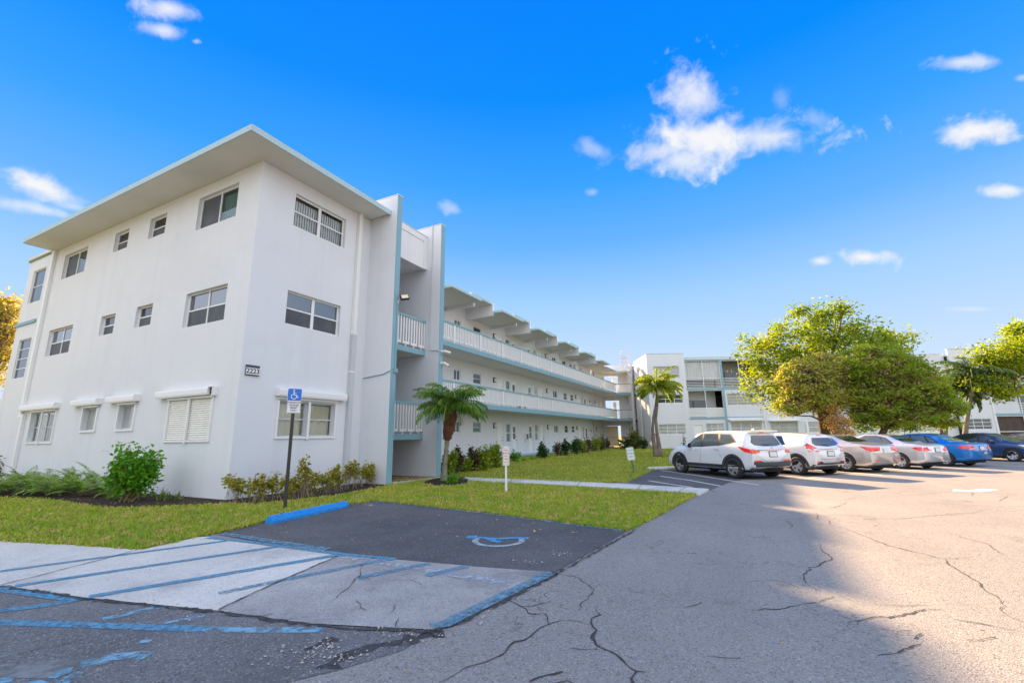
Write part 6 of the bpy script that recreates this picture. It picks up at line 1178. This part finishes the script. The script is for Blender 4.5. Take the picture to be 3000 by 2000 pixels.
# hedge along the wing
HD=[(1316,1392,28,62,F_YEL,'yellow-green bush right behind the palm trunk',1500),(1341,1388,17,70,F_RED,'narrow reddish bush behind the palm',700),(1362,1382,18,44,F_YEL,'low yellow bush in the hedge gap',700),(1383,1380,22,62,F_RED,'dark purple bush in the hedge',900),(1410,1378,28,64,F_YEL,'broad yellow-green bush in the middle of the hedge',1500),(1450,1370,30,62,F_YEL,'yellow-green bush beside the no parking sign',1500),(1505,1352,20,28,F_IX,'low green bush right of the no parking sign',500),(1587,1342,20,42,F_DKG,'rounded dark green bush on bare stems in front of the fourth door',900),(1632,1336,12,34,F_RED,'thin purple shrub before the long hedge',300),(1655,1334,22,42,F_DKG,'dark clipped bush at the start of the long hedge',900),(1686,1331,20,42,F_DKG,'second dark clipped bush of the long hedge',900),(1706,1328,14,42,F_YEL,'bright bush in the long hedge',600),(1722,1325,14,40,F_RED,'purple bush in the long hedge',600),(1742,1322,20,42,F_YEL,'yellow-green bush near the lobby',900),(1762,1320,16,42,F_CRO,'mixed red and green bush near the lobby',700),(1782,1312,10,34,F_RED,'last purple bush at the lobby opening',400)]
for i,(x,y,hw,hp,m,lb,n) in enumerate(HD): gshrub('hedge_shrub',lb,x,y,hw,hp,m,nleaf=n,leaf=.16 if x>1550 else .13,stems=8,group='shrubs along the wing',low=.06,hollow=.3,seed=100+i)
gshrub('corner_shrub','dark green bush left of the inner corner pier',1840,1314,24,26,F_DKG,nleaf=700,leaf=.28,low=.05); gshrub('corner_shrub','spreading dark plant with orange tips at the inner corner',1862,1314,26,44,F_CRO,nleaf=900,leaf=.4,aspect=.25,low=.05); gshrub('corner_shrub','low dark bush against the pier foot',1882,1314,16,28,F_DKG,nleaf=500,leaf=.25,low=.05)
gshrub('bare_shrub','small brown leafless plant under the far ground floor window',2003,1312,8,44,F_RED,nleaf=60,leaf=.2,stems=8,low=.05)
for i in range(3): spiky('grassy tuft at the walkway edge, %s'%['left of the round bush','below the extinguisher','nearest the first door'][i],[1560,1535,1515][i],[1346,1350,1354][i],16,30,20+i,F_IX,name='grass_tuft',group='tufts by the walkway')
# ---- palms
def palm(label,base,path,rad,crown,nf,length,width,nl,m,barkm,seed,rise=(0,80),droop=(70,130),hang=.5,leafw=.03,extra=None,name='palm_tree',lw=None):
    rg=np.random.default_rng(seed); b=np.array(base); t=thing(name,label,'palm tree',(b[0],b[1],0)); 
    for pth,rd_ in zip(path,rad):
        mb=MB(); pts=[]; rs=[]
        for i in range(len(pth)-1):
            for k in range(5): f=k/5; pts.append(tuple(lerp(a,c,f)-o for a,c,o in zip(pth[i],pth[i+1],(b[0],b[1],0)))); rs.append(lerp(rd_[i],rd_[i+1],f)*(1+.05*math.sin(len(pts)*2.4)))
        pts.append(tuple(a-o for a,o in zip(pth[-1],(b[0],b[1],0)))); rs.append(rd_[-1]); mb.tube(pts,rs,12); mb.build('trunk',barkm if not isinstance(barkm,list) else barkm[0],t,smooth=True)
    c=np.array(crown)-np.array([b[0],b[1],0])
    for k in range(nf):
        u_=(k+.5)/nf; rs=R(rise[1]-(rise[1]-rise[0])*u_+rg.uniform(-8,8)); V,Pt=frond(length*rg.uniform(.82,1.12),rs,R(rg.uniform(*droop)),width,nl,rg,leafw=leafw,hang=hang); a=k*2.39996+rg.uniform(-.25,.25)
        f=raw_mesh('frond',rotz(V,a,c),4,m,t); mb=MB(); mb.tube(rotz(Pt,a,c).tolist(),[lw or .02]*len(Pt),5); mb.build('rachis',mat('palm_stalk',(.25,.30,.06),.6),f)
    return t
F_PALM=fol('leaf_palm',(.10,.24,.03),(.20,.34,.05),(.05,.12,.025),scale=2,tr=.4); F_PALM2=fol('leaf_palm_golden',(.22,.36,.03),(.42,.44,.04),(.12,.20,.02),scale=1.2,tr=.55,tint=(1.7,1.5,.4)); F_PALM3=fol('leaf_palm_grey',(.09,.17,.06),(.15,.24,.09),(.05,.10,.04),scale=2,tr=.35)
FIBRE=mat('palm_fibre_brown',(.17,.065,.03),.95,noise=(5,.9,(.08,.035,.02)),bump=(22,1,.05)); PTR=mat('palm_trunk_mossy',(.16,.13,.10),.9,noise=(7,.9,(.28,.30,.18)),bump=(14,.7,.02)); PTR2=mat('palm_trunk_grey',(.23,.19,.15),.9,noise=(3,.9,(.10,.085,.07)),bump=(10,.7,.02))
pb=G(1300,1409,LZ); dpm=float((pb-CAMP)@UF); A_=lambda x,y:tuple(map(float,at_depth(x,y,dpm)))
t=palm('small palm with a shaggy brown trunk at the end of the fin wall',(pb[0],pb[1],0),[[ (float(pb[0]),float(pb[1]),0),A_(1303,1370),A_(1307,1320),A_(1311,1284)]],[[.15,.09,.075,.09]],A_(1321,1197),44,1.62,.50,46,F_PALM,PTR,11,rise=(14,88),droop=(60,140),hang=.75,leafw=.013,lw=.011)
mb=MB(); o_=np.array([pb[0],pb[1],0]); pts=[A_(1310,1290),A_(1311,1280),A_(1313,1265),A_(1317,1240),A_(1320,1220),A_(1321,1203),A_(1321,1192)]; mb.tube([tuple(np.array(p)-o_) for p in pts],[.09,.15,.19,.225,.24,.20,.10],14)
for k in range(420):
    f=random.random(); i=min(int(f*5),4); p=np.array(pts[i+1] if i<5 else pts[5])-o_; a=random.uniform(0,6.28); r_0=[.15,.19,.225,.24,.20][i]; q=p+np.array([math.cos(a)*r_0,math.sin(a)*r_0,random.uniform(-.1,.1)]); mb.add([tuple(q+np.array([-.015*math.sin(a),.015*math.cos(a),0])),tuple(q-np.array([-.015*math.sin(a),.015*math.cos(a),0])),tuple(q+np.array([math.cos(a)*.045,math.sin(a)*.045,.09]))],[(0,1,2)])
mb.build('fibre_sheath',FIBRE,t)
pb=G(1925,1338,LZ); d2=float((pb-CAMP)@UF); A_=lambda x,y:tuple(map(float,at_depth(x,y,d2)))
palm('golden-lit palm with two leaning grey trunks on the far lawn',(pb[0],pb[1],0),[[(float(pb[0]),float(pb[1]),0),A_(1916,1300),A_(1912,1260),A_(1914,1225),A_(1921,1190),A_(1925,1158),A_(1926,1140)],[(float(pb[0])+.2,float(pb[1]),0),A_(1930,1300),A_(1924,1260),A_(1921,1225),A_(1925,1190),A_(1926,1150)]],[[.24,.13,.10,.095,.09,.085,.08],[.22,.14,.11,.095,.09,.08]],A_(1926,1137),40,2.1,.55,38,F_PALM2,PTR2,12,rise=(8,88),droop=(75,150),hang=.7,leafw=.035,lw=.025)
A_=lambda x,y,d=34:tuple(map(float,at_depth(x,y,d)))
b3=A_(2826,1330); palm('tall slender palm between the conifer and the right-hand tree',(b3[0],b3[1],0),[[(b3[0],b3[1],0),A_(2828,1268),A_(2836,1210),A_(2846,1150),A_(2850,1105)]],[[.20,.16,.13,.12,.10]],A_(2850,1100),32,2.8,.75,30,F_PALM3,PTR2,13,rise=(0,75),droop=(70,130),hang=.6,leafw=.045,lw=.03)
b4=A_(2770,1330,36); palm('darker bushy palm just right of the conifer',(b4[0],b4[1],0),[[(b4[0],b4[1],0),A_(2765,1270,36),A_(2775,1200,36),A_(2790,1140,36)]],[[.28,.22,.18,.16]],A_(2790,1135,36),30,2.5,.75,28,F_PALM3,PTR2,14,rise=(-20,70),droop=(60,120),hang=.5,leafw=.045,lw=.03)
# ---- trees
def tree(name,label,base,trunk,ell,d,m,nleaf,leaf,barkm,seed,limbs=10,clump=.16,nclump=60,aspect=.5,hollow=.3,trad=.3,cat='tree',extra=None,twigs=60,shr=.92,inner=None):
    """ell: ellipsoids (px,py,rx,ry[,share]) measured at depth d"""
    rg=np.random.default_rng(seed); b=np.array([base[0],base[1],0.]); t=thing(name,label,cat,(b[0],b[1],0)); s=d/FPX*1.03; C=[];S=[];tot=sum(e[2]*e[3] for e in ell)
    for e in ell:
        c=at_depth(e[0],e[1],d+(e[4] if len(e)>4 else 0))-b; k=max(4,int(nclump*e[2]*e[3]/tot)); u_=unit(rg.normal(size=(k,3)))*(rg.uniform(hollow,1,k)**.6)[:,None]; q=u_@np.diag([e[2]*s*shr,e[2]*s*.8*shr,e[3]*s*shr]); C.append(c+q)
    C=np.concatenate(C); C=C[C[:,2]>.3]; nc=len(C); w=rg.uniform(.5,1.6,nc); idx=rg.choice(nc,nleaf,p=w/w.sum()); sg=clump*rg.uniform(.6,1.5,nc)[idx][:,None]; pts=C[idx]+rg.normal(size=(nleaf,3))*sg*np.array([1.25,1.25,.7])
    pts=pts[pts[:,2]>.1]; raw_mesh('crown',leaves(pts,leaf,aspect,droop=.15,rg=rg),4,m,t)
    if inner:
        im,ni,il=inner; ii=rg.integers(0,nc,ni); cen=C.mean(0); q=cen+(C[ii]-cen)*rg.uniform(.8,.97,ni)[:,None]+rg.normal(size=(ni,3))*clump*1.1; q=q[q[:,2]>.2]; raw_mesh('inner_twigs',leaves(q,il,.16,rg=rg),4,im,t)
    mb=MB(); tp=[Vector(tuple(np.array(p)-b)) for p in trunk]; n=len(tp); mb.tube(tp,[trad*(1.25-.75*i/(n-1)) for i in range(n)],10)
    top=tp[-1]; k=min(limbs,nc); ch=C[rg.choice(nc,k,replace=False)]
    for e in ch:
        st=tp[max(1,n-1-int(rg.integers(0,2)))]; e=Vector(tuple(e)); mid=st.lerp(e,.5)+Vector((rg.normal(0,.3),rg.normal(0,.3),.35)); mb.tube([st,st.lerp(mid,.5)+Vector((0,0,.1)),mid,e],[trad*.42,trad*.3,trad*.2,.03],6)
        for q in C[rg.choice(nc,max(1,twigs//k))]:
            if (Vector(tuple(q))-e).length<3.2: mb.tube([mid.lerp(e,.6),Vector(tuple(q))],[.04,.012],4)
    mb.build('trunk',barkm,t,smooth=True); return t
F_TA=fol('leaf_tree_olive',(.17,.27,.03),(.33,.37,.03),(.06,.11,.035),scale=.5,tr=.5,tint=(1.5,1.5,.3)); F_TB=fol('leaf_conifer',(.15,.31,.02),(.36,.44,.035),(.42,.36,.10),scale=.6,tr=.45,tint=(1.5,1.5,.4)); F_TR=fol('leaf_tree_yellow',(.27,.36,.02),(.42,.44,.03),(.12,.14,.02),scale=.8,tr=.55,tint=(1.25,1.4,.3)); F_OR=fol('leaf_dying_orange',(.62,.34,.12),(.66,.48,.20),(.40,.22,.09),scale=1.5,tr=.35); F_AU=fol('leaf_autumn_gold',(.42,.36,.09),(.55,.46,.16),(.24,.20,.06),scale=1,tr=.5,tint=(1.1,1.1,.5))
A_=lambda x,y,d=31:tuple(map(float,at_depth(x,y,d)))
bA=A_(2425,1335); bA=(bA[0],bA[1],0)
tree('broadleaf_tree','tall airy yellow-green tree rising behind the conifer',bA,[bA,A_(2422,1290),A_(2412,1240),A_(2400,1190),A_(2395,1150)],[(2330,985,105,80),(2440,955,105,60),(2395,930,60,40),(2250,1045,70,60),(2520,990,80,55),(2340,1085,110,75),(2590,1000,60,45),(2225,1120,52,60),(2300,1160,60,48),(2640,1005,40,30),(2480,1040,120,60),(2460,900,30,18),(2330,905,16,22),(2192,1010,22,25)],31,F_TA,17000,.26,BARK,21,limbs=22,clump=.27,nclump=330,aspect=.42,hollow=.45,trad=.34,twigs=150)
bB=A_(2480,1332,28); bB=(bB[0],bB[1],0)
F_TC=fol('leaf_conifer_golden',(.28,.40,.035),(.50,.50,.07),(.55,.42,.18),scale=.9,tr=.45,tint=(1.3,1.3,.5)); DTW=mat('dry_twigs',(.46,.33,.19),.9,noise=(1.2,.8,(.20,.13,.07)),trans=(.3,(1,.9,.6)))
tree('conifer_tree','golden-olive conifer lobe leaning left over the small white hatchback',bB,[bB,A_(2470,1300,28),A_(2440,1255,28),A_(2410,1200,28)],[(2358,1112,74,62),(2405,1068,56,32),(2325,1182,42,24),(2395,1165,64,42),(2296,1205,24,14),(2440,1105,44,56),(2455,1170,28,30)],28,F_TC,17000,.17,BARK,22,limbs=22,clump=.15,nclump=330,aspect=.42,hollow=.7,trad=.22,twigs=200,shr=.97,inner=(DTW,7000,.32))
bC=A_(2570,1332,27.5); bC=(bC[0],bC[1],0)
tree('conifer_tree','broad green conifer with a rounded top behind the silver and blue sedans',bC,[bC,A_(2572,1300,27.5),A_(2590,1260,27.5),A_(2600,1215,27.5)],[(2560,1072,92,66),(2500,1100,40,50),(2610,1125,110,84),(2680,1150,84,74),(2730,1190,66,52),(2570,1180,78,56),(2535,1232,36,28),(2650,1225,90,30),(2765,1215,38,36),(2520,1150,36,40)],27.5,F_TB,46000,.18,BARK,27,limbs=26,clump=.15,nclump=760,aspect=.42,hollow=.74,trad=.24,twigs=220,shr=.97,inner=(DTW,14000,.32))
bO=A_(2440,1330,27.2); tree('dying_shrub_tree','orange-brown dying branch clump in front of the conifer trunk',(bO[0],bO[1],0),[(bO[0],bO[1],0),A_(2445,1290,27.2),A_(2450,1250,27.2)],[(2447,1222,28,30),(2462,1250,30,22),(2435,1195,14,14),(2475,1268,24,14)],27.2,F_OR,2600,.11,TWIG,23,limbs=14,clump=.16,nclump=40,trad=.09,cat='shrub',twigs=60)
bR=A_(3110,1345,33); bR=(bR[0],bR[1],0)
tree('yellow_leaved_tree','sunlit yellow-green tree reaching in from the right edge',bR,[bR,A_(3100,1260,33),A_(3085,1190,33),A_(3050,1140,33)],[(2935,1035,72,42),(2990,1000,70,52),(3060,1010,90,90),(2890,1060,40,24),(2880,1120,44,26),(2900,1150,52,26),(2960,1075,60,22),(3000,1090,60,22),(3000,960,40,26),(2965,1130,40,18)],33,F_TR,14000,.24,BARK,24,limbs=22,clump=.26,nclump=150,aspect=.5,hollow=.4,trad=.32,twigs=120,shr=.8)
bL=A_(-60,1345,30); bL=(bL[0],bL[1],0)
tree('golden_tree','gold-leaved tree seen past the left end of the building',bL,[bL,A_(-55,1230,30),A_(-40,1120,30),A_(-20,1090,30)],[(5,925,48,58),(22,1000,38,55),(-50,960,90,100),(10,1065,40,40),(30,890,28,24),(-20,1110,40,22)],30,F_AU,9000,.22,BARK,25,limbs=24,clump=.34,nclump=110,aspect=.5,trad=.28,twigs=120)
for i,(px,d,sz) in enumerate([(-250,60,4.5),(-420,52,4),(3250,60,5),(3420,70,5)]):
    p=at_depth(px,1300,d); s=sz; q=(float(p[0]),float(p[1]),0); tree('background_tree','distant green tree %s'%['just outside the left edge','far outside the left edge','just outside the right edge','far outside the right edge'][i],q,[q,(q[0],q[1],s*.5),(q[0],q[1],s*.9)],[(px,1180,s*FPX/d,s*.8*FPX/d)],d,F_TA,2500,.5,BARK,60+i,limbs=8,clump=.5,nclump=60,trad=.3,twigs=0)

for i,(x,y,h) in enumerate([(-34,-18,15),(-22,-26,17),(-9,-24,14),(4,-30,16),(18,-24,15),(30,-10,14),(36,6,13)]):
    t=thing('background_tree','tall green tree across the lot, number %s of the row behind the camera'%['one','two','three','four','five','six','seven'][i],'tree',(x,y,0),0,'trees behind the camera'); rg=np.random.default_rng(300+i); c=unit(rg.normal(size=(60,3)))*rg.uniform(.4,1,60)[:,None]*np.array([4.5,4.5,h*.36])+np.array([0,0,h*.62]); pts=c[rg.integers(0,60,2600)]+rg.normal(size=(2600,3))*.6
    raw_mesh('crown',leaves(pts,.7,.5,rg=rg),4,F_DKG,t); m_=MB(); m_.tube([(0,0,-.1),(.1,0,h*.4),(0,.1,h*.8)],[.4,.28,.08],8); m_.build('trunk',BARK,t)
